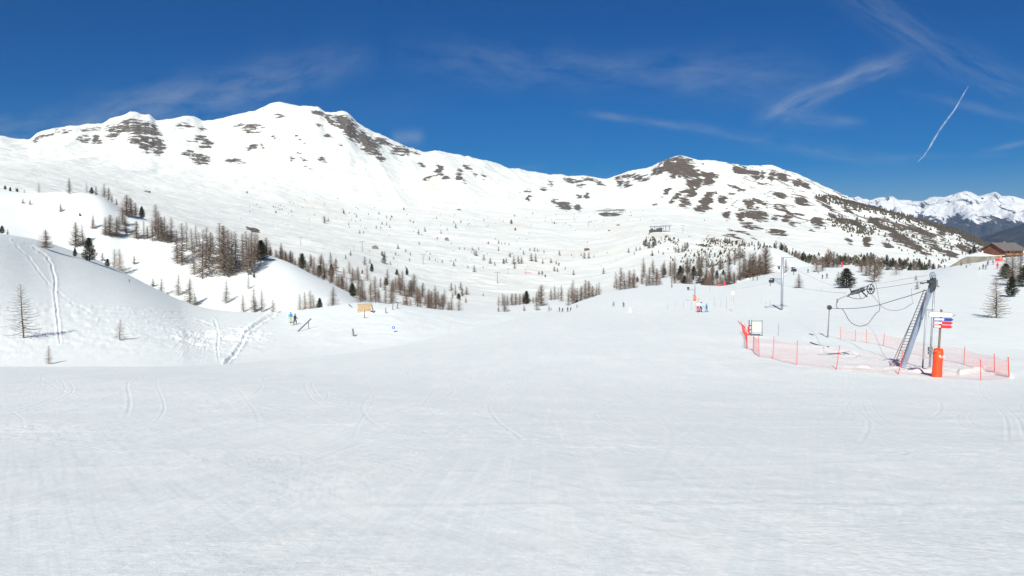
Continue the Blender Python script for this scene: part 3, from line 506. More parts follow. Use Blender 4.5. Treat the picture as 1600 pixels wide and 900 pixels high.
# ------------------------------------------------------------------ trees
def larch_mesh(seed, dens=1.0, lean=0.0, fat=1.0, bushy=0.0, H=10.0, base=.10, wide=.23):
    """bare larch: trunk and drooping whorled branches with short side twigs -> two meshbuilders"""
    r = random.Random(seed); tk = MB(); cr = MB()
    wob = [(r.uniform(-.08, .08), r.uniform(-.08, .08)) for _ in range(7)]
    def axis(z):
        t = z/H*5.999; i = int(t); f = t-i; return Vector((wob[i][0]*(1-f)+wob[i+1][0]*f+lean*z, wob[i][1]*(1-f)+wob[i+1][1]*f, z))
    tk.tube([axis(H*q)-Vector((0,0,.6 if q == 0 else 0)) for q in (0,.08,.25,.45,.65,.85,.98)], [.13,.11,.095,.08,.055,.03,.01], 7)
    nb = int(120*dens)
    for b in range(nb):
        q = base+(1-base)*((b+r.random())/nb)**.9; z = H*min(q, .985); th = b*2.4+r.uniform(-.5, .5)
        env = (1-q)**(.75-.25*bushy)*(1 if q > base+.08 else .75+.25*(q-base)/.08)
        L = H*wide*1.2*(1+.35*bushy)*env*r.uniform(.65, 1.1)+.18
        if r.random() < .06: continue
        up = .25-.55*(1-q)+.25*bushy; d = Vector((math.cos(th), math.sin(th), up)).normalized(); p0 = axis(z)
        pts = []; n = 4
        for i in range(n+1):
            f = i/n; pts.append(p0+d*L*f+Vector((0,0,-.10*L*math.sin(f*math.pi)+.10*L*f*f))+Vector((r.uniform(-.04,.04),)*3)*L*f)
        rb = (.012+.014*L)*fat; cr.tube(pts, [rb, rb*.8, rb*.6, rb*.42, rb*.15], 3, cap=False)
        nt = max(4, int(L*9.5*(1+.4*bushy)))
        for k in range(nt):
            f = .15+.85*(k+r.random())/nt; i = min(int(f*n), n-1); g = f*n-i; p = pts[i]*(1-g)+pts[i+1]*g
            a = th+r.choice((-1, 1))*r.uniform(.5, 1.25); l = r.uniform(.28, .62)*(1.15-f*.5)*(.5+.35*L/2)
            e = Vector((math.cos(a), math.sin(a), r.uniform(-.45, .35)+.35*bushy)).normalized()*l; w = r.uniform(.010, .020)*fat
            s_ = e.cross(Vector((0,0,1))).normalized()*w; u_ = Vector((0,0,w))
            b0 = len(cr.v); cr.v += [tuple(p+s_), tuple(p-s_), tuple(p+u_), tuple(p+e)]
            cr.f += [(b0,b0+1,b0+3), (b0+1,b0+2,b0+3), (b0+2,b0,b0+3)]; cr.m += [0,0,0]
    return tk, cr
def pine_mesh(seed, H=8.0, wide=.24, dens=1.0):
    r = random.Random(seed); tk = MB(); cr = MB()
    tk.tube([(0,0,-.5), (.04,0,H*.3), (-.03,.04,H*.7), (0,0,H*.96)], [.2,.16,.09,.02], 7)
    nb = int(150*dens)
    for b in range(nb):
        q = .07+.93*(b+r.random())/nb; z = H*q*.97; th = b*2.4+r.uniform(-.4, .4)
        env = math.sin(min(1, (q+.12)/.42)*math.pi/2)*(1-max(0, q-.3)/.72)**.7
        L = H*wide*env*r.uniform(.7, 1.12)+.1
        p0 = Vector((0,0,z)); d = Vector((math.cos(th), math.sin(th), .15+.25*q)).normalized()
        cr.tube([p0, p0+d*L*.9], [.03, .008], 3, cap=False)
        for k in range(int(14+L*26)):
            f = r.uniform(.25, 1.03); p = p0+d*L*f+Vector((r.gauss(0,.11), r.gauss(0,.11), r.gauss(0,.09)))
            e = (d+Vector((r.uniform(-.8,.8), r.uniform(-.8,.8), r.uniform(-.3,.9)))).normalized()*r.uniform(.16,.34); w = e.cross(Vector((r.uniform(-1,1), r.uniform(-1,1), 1))).normalized()*r.uniform(.05,.09)
            b0 = len(cr.v); cr.v += [tuple(p-e*.5), tuple(p+w), tuple(p+e*.5), tuple(p-w)]; cr.f += [(b0,b0+1,b0+2,b0+3)]; cr.m += [r.random() < .2 and 1 or 0]
    return tk, cr
def pack(tk, cr, mats): return [tk.mesh('trunk', mats[0]), cr.mesh('crown', mats[1:] if len(mats) > 2 else mats[1])]
LARCH = [pack(*larch_mesh(s, d, 0, f, b, 10, .10, w), [M['bark'], M['twig']]) for s, d, f, b, w in ((1,1.0,1.9,0,.22), (2,1.15,2.0,0,.24), (3,1.25,2.0,.2,.22), (4,.95,1.9,0,.27))]
DENSE = [pack(*larch_mesh(s, 1.3, 0, 2.0, b, 10, .08, w), [M['bark'], M[m]]) for s, b, w, m in ((11,.3,.24,'twigred'), (12,.5,.26,'twigred'), (13,.2,.21,'twig'), (14,.6,.25,'twig'))]
THIN = [pack(*larch_mesh(s, .7, .02, 1.4, 0, 10, .10, .26), [M['bark'], M[m]]) for s, m in ((21,'twig'), (22,'twig'))]
BUSHY = [pack(*larch_mesh(31, 3.2, 0, 1.1, 1.0, 10, .03, .25), [M['bark'], M['twigred']])]
PALE = [pack(*larch_mesh(41, 1.1, 0, 1.7, .5, 10, .06, .26), [M['bark'], M['twigpale']])]
PINE = [pack(*pine_mesh(s, 8, w, 1), [M['bark'], M['needle'], M['needlewarm']]) for s, w in ((51,.22), (52,.27), (53,.31))]
def joined(tk, cr, mats, name):
    b = MB(); b.add(tk.v, tk.f, 0); b.add(cr.v, cr.f, 1); return b.mesh(name, mats)
FARL = [joined(*larch_mesh(s, .42, 0, 6.0, .3, 10, .06, .26), [M['bark'], M[m]], 'far_larch') for s, m in ((61,'twig'), (62,'twigred'), (63,'twig'), (64,'twig'))]
FARP = [joined(*pine_mesh(s, 8, .26, .5), [M['bark'], M['needle']], 'far_pine') for s in (71, 72)]
tr_ = random.Random(5)
NT = [0, 0, 0]; QUEUE = []
def tree(*a, **k): QUEUE.append((a, k))
def build_tree(kind, p, hm, label, group=None, name=None, rz=None, wide=1.0, tilt=0.0):
    """kind: larch, dense, thin, bushy, pale, pine, farlarch, farpine"""
    src = dict(larch=LARCH, dense=DENSE, thin=THIN, bushy=BUSHY, pale=PALE, pine=PINE, farlarch=FARL, farpine=FARP)[kind]
    m = tr_.choice(src); h0 = 8 if 'pine' in kind else 10; sc = hm/h0
    nm = name or ('pine_tree' if 'pine' in kind else 'larch_tree'); cat = 'pine' if 'pine' in kind else 'larch'
    NT[1 if cat == 'pine' else 0] += 1
    if isinstance(m, list):
        r = empty(nm, p, label=label, cat=cat, group=group)
        for part, me in zip(('trunk', 'crown'), m):
            o = bpy.data.objects.new(part, me); C.objects.link(o); o.parent = r
    else:
        r = bpy.data.objects.new(nm, m); C.objects.link(r); r.location = p; tag(r, label, cat, group)
    w = sc*wide*tr_.uniform(.95, 1.2)*(1.05 if cat == 'pine' else 1.13); r.scale = (w, w, sc)
    r.rotation_euler = (tr_.uniform(-.04, .04), tilt+tr_.uniform(-.03, .03), tr_.uniform(0, 6.28) if rz is None else rz); r.location.z -= .02*hm
    return r
def hm(p, px_): return px_*p.y/F
def T(kind, u, v, h, label, group=None, y0=0, y1=1e9, **k):
    p = P(u, v, y0, y1); return tree(kind, p, hm(p, h), label, group, **k)
BANK = dict(y1=236)
T('thin', 37, 528, 88, 'tall sparse bare larch standing on the shaded bank at the left edge', **BANK)
T('thin', 187, 531, 33, 'small bare larch leaning over on the shaded bank right of the downhill ski track', tilt=-.15, wide=1.3, **BANK)
T('pale', 76, 569, 30, 'small ochre larch sapling at the foot of the shaded bank', wide=.7, **BANK)
T('dense', 71, 389, 31, 'dense brown larch standing alone on the crest of the shaded bank', wide=1.25, **BANK)
T('pine', 140, 409, 39, 'tall dark green pine on the crest of the shaded bank', y1=245)
T('pine', 117, 401, 14, 'small dark pine between the dense brown larch and the tall dark pine', **BANK)
T('pine', 3, 363, 13, 'dark pine half cut off by the left edge on the bank crest', **BANK)
T('pale', 12, 366, 9, 'low pale bush beside the pine at the left edge', **BANK)
T('pine', 168, 417, 13, 'small dark pine on the bank crest right of the tall dark pine', y1=235)
T('pale', 202, 441, 6, 'tiny dry twig poking out of the shaded bank', **BANK)
G1 = 'bare larches just behind the shaded bank'
for u, v, h, k, w in ((179,424,36,'pale',.75), (188,428,40,'pale',.8), (160,408,14,'pale',.7), (239,448,14,'thin',.8), (210,413,14,'thin',1), (252,462,29,'larch',1), (278,462,36,'larch',.9), (297,478,46,'larch',1.1), (305,478,20,'larch',1)):
    T(k, u, v, h, 'bare larch on the sunny slope just behind the shaded bank crest', G1, 240, w and 350, wide=w)
G2 = 'bare larches at the foot of the sunny slope behind the skiers'
for u, v, h, k, w in ((353,474,38,'larch',1), (388,452,24,'thin',1), (380,488,30,'larch',.9), (397,488,40,'larch',.9), (409,488,36,'larch',.9), (427,493,25,'pale',.9), (399,488,24,'larch',1)):
    T(k, u, v, h, 'bare larch in the row at the foot of the sunny slope left of the skiers', G2, 222, 350, wide=w)
for u, h in ((469,27), (477,31), (485,33), (490,26)): T('pale' if u != 477 else 'larch', u, 486, h, 'pale bare larch in the tight clump left of the small dark pine', 'clump of pale larches behind the rail', 200, 300, wide=.75)
T('pine', 499, 486, 21, 'small dark green pine right of the pale larch clump', y0=200, y1=300, wide=1.15)
T('larch', 520, 483, 36, 'single bare larch on the crest between the clump and the wooden ramp', y0=200, y1=300, wide=1.15)
# trees on the left hill
G3 = 'trees along the crest of the left hill'
LC = 'bare larch on the snowy crest of the far left hill'
for u, v, h, k, w in ((61,302,19,'thin',1), (108,303,25,'dense',1), (136,298,17,'thin',1), (150,301,14,'thin',1), (163,309,24,'larch',1.1), (170,314,22,'larch',1), (175,316,12,'dense',1), (182,320,10,'dense',1), (205,338,30,'dense',1), (212,338,22,'dense',1), (198,338,34,'dense',1.1), (36,318,8,'pale',1), (47,320,9,'dense',1), (95,331,14,'pale',1.4), (25,299,6,'dense',1), (38,301,5,'dense',1)):
    T(k, u, v, h, LC, G3, 260, 420, wide=w)
for u, v, h in ((143,298,11), (222,341,19), (125,338,6), (8,295,7), (16,299,7), (27,300,6)): T('pine', u, v, h, 'small dark pine on the crest of the far left hill', 'dark pines along the left hill', 260, 420, wide=1.1)
G4 = 'row of bare larches across the left hill'
for u, v, h in ((118,386,40), (130,384,36), (145,358,23), (165,368,30), (172,369,34), (182,370,32), (196,364,26), (213,373,28), (225,374,30), (238,377,32), (247,374,44), (253,378,40), (262,380,30), (268,379,40), (243,368,50), (258,371,34), (192,352,30), (186,360,24), (230,372,20)):
    T(tr_.choice(('larch', 'larch', 'dense')), u, v, h, 'bare larch in the thin row crossing the slope of the left hill', G4, 240, 420)
G5 = 'tall larches in the grove on the left hill'
for u, v, h in ((284,415,68), (277,412,54), (292,392,46), (301,396,40), (307,386,35), (316,436,80), (303,430,50), (322,420,66), (328,412,50), (344,413,66), (350,431,80), (356,433,76), (362,425,66), (368,418,58), (380,412,48), (386,426,66), (392,418,58), (398,410,48), (404,404,42), (333,398,32), (313,402,40), (348,424,72), (388,430,60)):
    T(tr_.choice(('larch', 'dense', 'larch')), u, v, h, 'tall bare larch in the crowded grove on the left hill', G5, 225, 420, wide=.85)
T('pine', 408, 407, 33, 'dark brownish pine at the right end of the left hill grove', y0=200, y1=400, wide=1.35)
T('pine', 397, 434, 8, 'tiny dark bush on bare snow below the grove', y0=200, y1=400)
# brown belt behind the rounded hill
def belt(pts, n, h0, h1, kinds, label, group, y0, y1, jv=3, nm=None):
    L = [math.dist(a[:2], b[:2]) for a, b in zip(pts, pts[1:])]; tot = sum(L)
    for i in range(n):
        d = (i+tr_.random())/n*tot
        for (a, b), l in zip(zip(pts, pts[1:]), L):
            if d <= l: break
            d -= l
        f = d/l; u = a[0]+(b[0]-a[0])*f+tr_.uniform(-3, 3); v = a[1]+(b[1]-a[1])*f+tr_.uniform(-jv, jv)
        hh = tr_.uniform(h0, h1); T(tr_.choice(kinds), u, v, hh, label, group, y0, y1)
belt([(408,398),(450,408),(480,424),(518,443),(545,458),(575,470)], 34, 13, 29, ('dense', 'larch', 'dense'), 'brown larch in the belt edging the rounded snowy hill', 'brown larches behind the rounded hill', 350, 470, 2)
belt([(405,392),(440,400),(470,400),(500,404)], 12, 16, 26, ('dense', 'larch'), 'brown larch in the belt edging the rounded snowy hill', 'brown larches behind the rounded hill', 380, 560, 3)
for u, v, h in ((473,404,26), (517,398,20), (550,465,22), (499,432,18)): T('pine', u, v, h, 'dark pine inside the brown larch belt', 'dark pines in the brown belt', 345, 520, wide=1.2)
belt([(490,412),(520,424),(545,432),(580,452)], 15, 14, 26, ('larch', 'pale', 'dense'), 'grey larch on the snowy slope above the brown belt', 'larches above the brown belt', 400, 700, 10)
belt([(560,470),(600,474),(640,480),(680,486),(716,489)], 13, 16, 38, ('dense', 'larch', 'larch'), 'larch at the foot of the wooded slope behind the wooden ramp', 'larches at the foot behind the ramp', 215, 420, 3)
belt([(596,446),(630,458),(660,470),(700,482)], 26, 13, 31, ('dense', 'dense', 'larch'), 'larch in the thick brown stand right of the wooden ramp', 'thick larch stand beyond the ramp', 330, 620, 7)
for u, v, h, w in ((563,474,40,1.1), (587,471,44,1), (611,471,40,1.1)): T('larch', u, v, h, 'big spreading larch right behind the wooden ramp', 'big larches behind the ramp', 215, 330, wide=w)
for u, v, h in ((552,464,20), (581,425,14), (636,430,12), (717,468,10), (620,430,10), (603,446,12)): T('pine', u, v, h, 'small dark pine on the wooded slope beyond the ramp', 'dark pines beyond the ramp', 290, 900)
for u, v, h, k in ((657,484,20,'larch'), (680,488,34,'larch'), (692,487,24,'larch'), (702,486,16,'pale'), (717,489,26,'larch'), (729,461,14,'larch'), (722,463,13,'pale'), (705,455,14,'larch'), (712,462,18,'larch'), (728,473,10,'pale'), (641,484,18,'pale')):
    T(k, u, v, h, 'small bare larch at the right end of the wooded slope', 'small larches right of the wooded slope', 210, 700)
# middle groups
G6 = 'larches in the belt in front of the basin'
for u, v, h, k in ((779,468,17,'larch'), (786,469,20,'larch'), (793,468,17,'larch'), (800,468,20,'dense'), (806,469,20,'dense'), (812,468,19,'dense'), (818,468,18,'dense'), (824,468,19,'dense'), (833,466,11,'pale'), (842,467,21,'dense'), (845,478,34,'dense'), (838,466,18,'larch'), (861,467,20,'larch'), (867,467,24,'larch'), (872,466,20,'larch'), (877,471,26,'dense'), (888,480,30,'larch'), (895,480,44,'larch'), (902,478,30,'dense'), (908,476,30,'dense'), (915,472,36,'dense'), (920,468,30,'dense'), (926,466,20,'dense'), (932,463,20,'larch'), (936,462,22,'larch'), (898,474,24,'dense'), (893,470,28,'larch')):
    T(k, u, v, h, 'larch in the long belt at the near edge of the basin', G6, 240, 420, wide=.95)
T('pine', 822, 468, 22, 'tall dark pine at the right end of the dense little belt', y0=240, y1=400)
T('pine', 901, 480, 12, 'small dark pine in front of the tall larches', y0=240, y1=400)
for u, v, h in ((789,487,27), (779,487,11), (819,486,10), (839,485,22)): T('larch', u, v, h, 'single larch on the edge of the snow left of the row of skiers', 'single larches left of the skiers', 205, 330, wide=1.15)
G7 = 'larches in the clump beyond the crest of the piste'
for u, v, h, k in ((963,452,28,'larch'), (969,453,36,'dense'), (976,452,28,'larch'), (983,451,30,'dense'), (990,450,24,'dense'), (960,438,8,'larch'), (1010,447,20,'larch'), (1014,446,30,'larch'), (1020,446,24,'larch'), (1026,446,22,'dense'), (1031,446,18,'larch'), (1003,445,22,'larch'), (990,436,24,'larch')):
    T(k, u, v, h, 'larch in the brown clump just beyond the piste crest', G7, 245, 520)
T('pine', 996, 441, 9, 'small round dark pine right of the brown clump', y0=300, y1=700)
# wooded slope right of centre
RW = 'larch in the mixed wood beyond the piste crest'
GW = 'mixed wood between the piste and the right mountain'
belt([(1002,430),(1030,432),(1060,428),(1090,432),(1110,428)], 19, 10, 27, ('dense', 'larch'), RW, GW, 520, 1500, 6)
belt([(1052,441),(1080,445),(1110,448),(1150,446)], 22, 13, 34, ('dense', 'larch', 'dense'), RW, GW, 300, 900, 4)
belt([(1105,432),(1140,436),(1165,432)], 12, 12, 22, ('dense', 'larch'), RW, GW, 420, 1200, 5)
belt([(1158,438),(1175,431),(1188,428)], 9, 26, 40, ('dense', 'larch'), 'brown larch beside the big bushy larch', 'larches beside the bushy larch', 270, 420, 2)
T('bushy', 1196, 429, 43, 'big round bushy larch left of the large grey pylon', y0=262, y1=420)
for u, v, h in ((1062,438,24), (1084,437,22), (1094,432,14), (1038,430,12), (1120,436,14), (1075,428,12), (1140,440,12), (1103,446,18), (1070,446,16), (1014,388,11), (1009,385,12), (1023,384,12), (1020,387,10), (1006,383,8), (1074,388,10), (1113,440,14), (1130,430,9), (1098,447,12)):
    T('farpine' if v < 400 else 'pine', u, v, h, 'dark conifer in the mixed wood beyond the piste', 'dark conifers of the mixed wood', 300, 2600, wide=1.1)
G8 = 'trees beyond the crest on the right'
for u, v, h, k in ((1228,426,22,'larch'), (1276,425,28,'larch'), (1285,424,24,'larch'), (1294,422,30,'dense'), (1302,420,26,'dense'), (1309,419,18,'larch'), (1346,426,24,'dense'), (1353,432,30,'larch'), (1290,420,20,'dense'), (1358,434,34,'dense'), (1372,436,30,'dense')):
    T(k, u, v, h, 'bare larch beyond the crest behind the large grey pylon', G8, 262 if v < 424 else 225, 330)
T('dense', 1366, 441, 44, 'broad brown larch with snow in its lower branches right of the dark pine', y0=180, y1=260, wide=1.1)
T('pine', 1322, 450, 32, 'stout dark green pine above the cable carriage', y0=160, y1=230, wide=1.35)
T('pale', 1309, 446, 22, 'pale leafless bush left of the stout dark pine', y0=160, y1=240)
T('larch', 1248, 450, 23, 'small wide larch alone on the piste right of the large pylon', y0=160, y1=240, wide=1.5)
T('thin', 1400, 430, 20, 'small dark twisted larch on the crest left of the drive mast', y0=160, y1=262, wide=1.5)
T('pale', 1433, 452, 14, 'tiny dry sapling on the piste left of the mast head', y0=140, y1=240)
T('thin', 1431, 438, 9, 'tiny dark sapling above the dry sapling', y0=140, y1=240)
# right hill
T('larch', 1557, 497, 68, 'large bare larch casting a shadow on the right slope', y0=70, y1=200, wide=1.1)
for u, v, h, w in ((1572,432,42,1.2), (1581,446,58,1.15), (1594,440,52,1.0)): T('larch', u, v, h, 'sparse larch below the chalet', 'sparse larches below the chalet', 120, 235, wide=w)
T('pine', 1572, 436, 25, 'round dark pine below the chalet left of the slim one', y0=120, y1=235, wide=1.4)
T('pine', 1580, 464, 34, 'slim dark pine right of the large bare larch', y0=70, y1=235)
T('pine', 1603, 448, 36, 'dark pine cut off by the right edge', y0=70, y1=235, wide=1.2)
T('pine', 1522, 396, 13, 'dark pine behind the retaining wall', y0=450, y1=2600)
T('pine', 1516, 397, 8, 'low dark pine left of the one behind the wall', y0=450, y1=2600)
# dark rows in the distance
belt([(1208,386),(1222,392),(1236,399),(1250,407),(1264,413)], 24, 7, 14, ('farpine', 'farlarch'), 'small dark conifer in the line running down to the crest', 'line of small conifers on the right', 455, 900, 2)
belt([(1265,414),(1300,414),(1340,412),(1400,420),(1440,424),(1472,426)], 78, 9, 17, ('farlarch', 'farpine', 'farpine'), 'distant dark tree in the forest band beyond the piste crest', 'forest band beyond the right crest', 600, 1700, 5)
belt([(1128,378),(1155,382),(1185,386),(1206,388)], 16, 4, 10, ('farpine',), 'small dark conifer on the lower slope of the right mountain', 'conifers low on the right mountain', 900, 2600, 2)
# scattered basin trees
G9 = 'small trees scattered over the snowy basin'
LB = 'small bare larch scattered in the wide snowy basin'
BAS = [(622,389,8),(634,394,6),(641,399,6),(615,405,5),(654,367,9),(664,362,8),(659,368,4),(646,349,5),(641,346,5),(604,341,5),(610,344,5),(682,342,4),(689,365,6),(699,360,4),(712,357,9),(709,349,5),(720,348,5),(731,352,4),(683,374,5),(671,406,6),(680,408,5),(691,411,6),(709,416,9),(731,419,5),(741,425,11),(755,419,4),(718,390,5),(726,390,4),(738,391,6),(748,390,5),(744,400,10),(741,398,8),(756,407,10),(766,412,10),(773,415,7),(779,381,6),(784,382,4),(789,382,4),(795,383,5),(779,392,7),(797,402,9),(791,411,9),(803,413,14),(810,412,13),(815,412,12),(804,420,9),(818,398,8),(813,390,4),(828,392,5),(835,393,7),(840,393,5),(830,408,14),(837,409,13),(848,412,8),(861,411,8),(850,395,5),(874,398,8),(869,413,7),(873,415,6),(866,424,9),(871,425,7),(896,430,9),(883,421,5),(893,400,4),(913,404,11),(920,404,11),(908,400,5),(943,428,11),(928,402,4),(982,395,8),(994,392,7),(1000,391,7),(991,398,5),(1019,400,10),(1029,395,6),(1036,398,6),(720,453,14),(722,462,12),(707,466,10),(755,463,6),(562,365,6),(568,365,5),(588,357,5),(595,357,4),(597,351,6),(604,352,5),(609,356,5),(592,335,5),(505,341,4),(537,331,5),(507,349,13),(513,346,6),(557,339,5),(545,352,5),(455,331,4),(441,328,4),(430,325,4),(525,410,8),(540,405,8),(548,400,9),(570,414,14),(578,412,9),(618,399,6),(634,420,5),(712,408,5),(655,382,5),(601,402,10),(610,414,7),(672,398,5),(640,408,6),(1138,404,7),(1128,412,9),(1136,402,9),(1108,404,8),(1098,410,10),(1092,408,9),(1085,402,8),(1112,416,9),(1122,414,6),(1096,398,7),(1102,400,8),(1060,395,12),(1066,394,12),(1056,394,9),(1070,392,14),(1053,390,6),(1148,414,7)]
for u, v, h in BAS: T('farlarch', u, v, h, LB, G9, 330, 3400)
G10 = 'dark young conifers scattered over the basin'
for u, v, h in ((787,412,8), (763,381,4), (842,429,5), (847,429,6), (852,433,5), (716,467,9), (600,412,14), (597,400,8), (756,345,3), (866,350,4), (875,400,3), (1083,412,5), (1090,396,5), (1117,400,5), (1140,412,5), (1126,398,5), (1048,404,4), (566,428,7), (431,333,4), (427,324,3), (537,334,5), (799,350,7), (805,360,5), (804,338,3), (631,328,4), (612,340,4), (386,302,4)):
    T('farpine', u, v, h, 'tiny dark conifer in the snowy basin', G10, 330, 3400, wide=1.3)
def flush_trees():
    lar = [q_ for q_ in QUEUE if 'pine' not in q_[0][0]]; lar.sort(key=lambda q_: -q_[0][2]/q_[0][1].y); keep = set(id(q_) for q_ in lar[:292])
    vs = []; fs = []; mi = []; n0 = 0
    for q_ in QUEUE:
        if 'pine' in q_[0][0] or id(q_) in keep: build_tree(*q_[0], **q_[1]); continue
        me = tr_.choice(FARL); p_ = q_[0][1]; sc = q_[0][2]/10; n = len(me.vertices); co = np.empty(n*3); me.vertices.foreach_get('co', co); co = co.reshape(-1, 3)
        a = tr_.uniform(0, 6.28); c_, s_ = math.cos(a), math.sin(a); w = sc*tr_.uniform(1.05, 1.45)
        vs.append(np.stack([(co[:, 0]*c_-co[:, 1]*s_)*w+p_.x, (co[:, 0]*s_+co[:, 1]*c_)*w+p_.y, co[:, 2]*sc+p_.z-.2*sc], -1))
        fs += [tuple(i+n0 for i in f.vertices) for f in me.polygons]; mi += [f.material_index for f in me.polygons]; n0 += n
    me = bpy.data.meshes.new('distant_larches'); me.from_pydata(np.concatenate(vs).tolist(), [], fs); me.materials.append(M['bark']); me.materials.append(M['twig']); me.polygons.foreach_set('material_index', mi)
    o = bpy.data.objects.new('distant_larches', me); C.objects.link(o); tag(o, 'small bare larches scattered through the far basin and the thick of the woods', 'larches', kind='stuff')
flush_trees()
# specks of scrub too many to count on the right mountain and in the basin, and the wooded ridge
fr = random.Random(9); ms = MB()
def speck(u, v, h, w=.5, y0=500, y1=3600):
    p = P(u, v, y0, y1); a = hm(p, h); b = a*w; z = -.1*a; n = 5; t0 = fr.random()*6
    ring = [p+Vector((math.cos(t0+i*2*math.pi/n)*b*fr.uniform(.6, 1.1), math.sin(t0+i*2*math.pi/n)*b*fr.uniform(.6, 1.1), z+a*fr.uniform(.05, .3))) for i in range(n)]
    foot = [q*1 for q in ring]; 
    for q in foot: q.z = p.z+z
    top = p+Vector((fr.uniform(-.1, .1)*a, 0, a)); i0 = len(ms.v); ms.v += [tuple(q) for q in foot+ring+[top]]
    for i in range(n): j = (i+1) % n; ms.f += [(i0+i, i0+j, i0+n+j, i0+n+i), (i0+n+i, i0+n+j, i0+2*n)]; ms.m += [0, 0]
def cloudspecks(pts, n, ju, jv, h0, h1, w=.5):
    for i in range(n):
        f = fr.random()*(len(pts)-1); a = int(f); f -= a; u = pts[a][0]*(1-f)+pts[a+1][0]*f+fr.gauss(0, ju); v = pts[a][1]*(1-f)+pts[a+1][1]*f+fr.gauss(0, jv); speck(u, v, fr.uniform(h0, h1), w)
cloudspecks([(1038,371),(1056,378)], 45, 3, 2.5, 1.5, 3.5); cloudspecks([(1104,374),(1120,379),(1165,383)], 150, 5, 2.5, 1.2, 3.2)
cloudspecks([(1135,390),(1160,396)], 70, 7, 4, 1.5, 3.2); cloudspecks([(1095,383),(1110,385)], 40, 4, 1, 1.5, 2.5, .9)
cloudspecks([(1018,372),(1030,380)], 25, 5, 3, 1.5, 4); cloudspecks([(1080,405),(1110,408),(1150,415)], 90, 16, 9, 1.5, 5)
cloudspecks([(1298,344),(1330,356),(1358,366)], 170, 7, 4, 2, 5, .45); cloudspecks([(1310,346),(1370,352)], 90, 10, 4, 1.5, 4)
cloudspecks([(1285,308),(1330,322),(1400,337),(1450,350),(1500,366),(1545,384)], 520, 6, 2.5, 2, 5, .5)
cloudspecks([(1360,350),(1420,372),(1480,398)], 260, 16, 9, 1.5, 4.5, .5); cloudspecks([(1500,380),(1540,395)], 90, 10, 5, 2, 4)
cloudspecks([(1230,404),(1300,408),(1380,412),(1450,420)], 340, 20, 4, 3, 7, .4)
cloudspecks([(620,345),(760,352),(900,372)], 50, 60, 14, .7, 1.8); cloudspecks([(640,395),(780,405),(940,412)], 50, 60, 14, .8, 2.2)
cloudspecks([(430,320),(600,350)], 60, 50, 9, 1, 2.2); cloudspecks([(850,345),(990,340)], 50, 40, 8, 1, 2)
cloudspecks([(1050,395),(1170,400)], 70, 20, 8, 1.5, 4); cloudspecks([(40,300),(120,299)], 0, 1, 1, 1, 2)
cloudspecks([(1180,388),(1206,388)], 16, 5, 2, 3, 6, .4)
o = ms.build('far_woods', M['needlewarm']); tag(o, 'countless dark shrubs and conifers dotted over the distant slopes', 'woods', kind='stuff')

# ------------------------------------------------------------------ lift pylons
def place(o, p, rz=0): o.location = p; o.rotation_euler = (0, 0, rz); return o
p = P(1221.5, 484.5, 100, 170); H_ = hm(p, 83); sc_ = H_/9.5
r = empty('lift_pylon', p, label='large grey drag lift pylon with lattice arms standing on the piste', cat='pylon')
b = MB(); b.tube([(0,0,-.6), (0,0,9.5)], .21, 14); b.tube([(0,0,.85), (0,0,1.0)], .24, 14, 1); b.tube([(0,0,3.2), (0,0,3.26)], .24, 14); b.build('mast', [M['steel'], M['dark']], r, True)
def lattice(x0, x1, z0, z1, zt, mname='steel'):
    b = MB(); b.tube([(x0,0,z0), (x1,0,zt)], .075, 6); b.tube([(x0,0,z1), (x1,0,zt-.28)], .075, 6); n = 5
    for i in range(n):
        f = i/n; g = (i+1)/n; X = lambda q: x0+(x1-x0)*q
        b.tube([(X(f),0,z0+(zt-z0)*f), (X(g),0,z1+(zt-.28-z1)*g)], .05, 5); b.tube([(X(f),0,z1+(zt-.28-z1)*f), (X(g),0,z0+(zt-z0)*g)], .03, 5)
    return b
lattice(-.2, -1.7, 5.6, 4.6, 5.75).build('lower_arm', M['steel'], r)
b = MB(); b.tube([(.2,0,7.5), (1.9,0,7.6)], .08, 6); b.tube([(.2,0,7.1), (1.7,0,7.4)], .06, 6); b.tube([(.2,0,6.2), (1.8,0,7.5)], .07, 6); b.tube([(.7,0,7.1), (.7,0,7.5)], .03, 5); b.build('upper_arm', M['steel'], r)
b = MB(); b.tube([(.1,0,9.42), (2.1,0,9.40)], .07, 6); b.tube([(1.0,0,8.55), (2.05,0,9.4)], .06, 6); b.tube([(.2,0,8.1), (1.0,0,8.5)], .04, 6); b.build('rescue_bracket', M['steel'], r)
b = MB(); b.tube([(-.2,0,7.9), (-1.7,0,7.95)], .065, 6); b.tube([(-.2,0,7.0), (-1.0,0,7.85)], .055, 6); b.box(-.75,-.45,-.12,.12,7.35,7.85, 1); b.build('signal_bracket', [M['steel'], M['dark']], r)
for sx, zz, xs in ((-1, 5.2, -2.05), (1, 7.2, 2.15)):
    b = MB(); b.box(min(xs, xs-sx*.5), max(xs, xs-sx*.5), -.5, .5, zz+.35, zz+.5); b.tube([(xs,-.9,zz+.2), (xs,.9,zz+.2)], .05, 6)
    for yy0 in (-.75, -.25, .25, .75): b.disc((xs, yy0, zz-.05), (1,0,0), .26, .1, 16)
    b.disc((xs-sx*.45, 0, zz+.1), (1,0,0), .42, .1, 18); b.tube([(xs, .3, zz-.9), (xs, .3, zz+.1)], .06, 6); b.build('sheave_battery', M['dark'], r)
r.scale = (sc_,)*3
p = P(1085.5, 470.5, 120, 200); H_ = hm(p, 39)
r = empty('lift_pylon', p, label='smaller lift pylon wrapped in an orange pad beside the group of skiers', cat='pylon')
b = MB(); b.tube([(0,0,-.5), (0,0,H_)], .13, 10); b.build('mast', M['steel'], r, True)
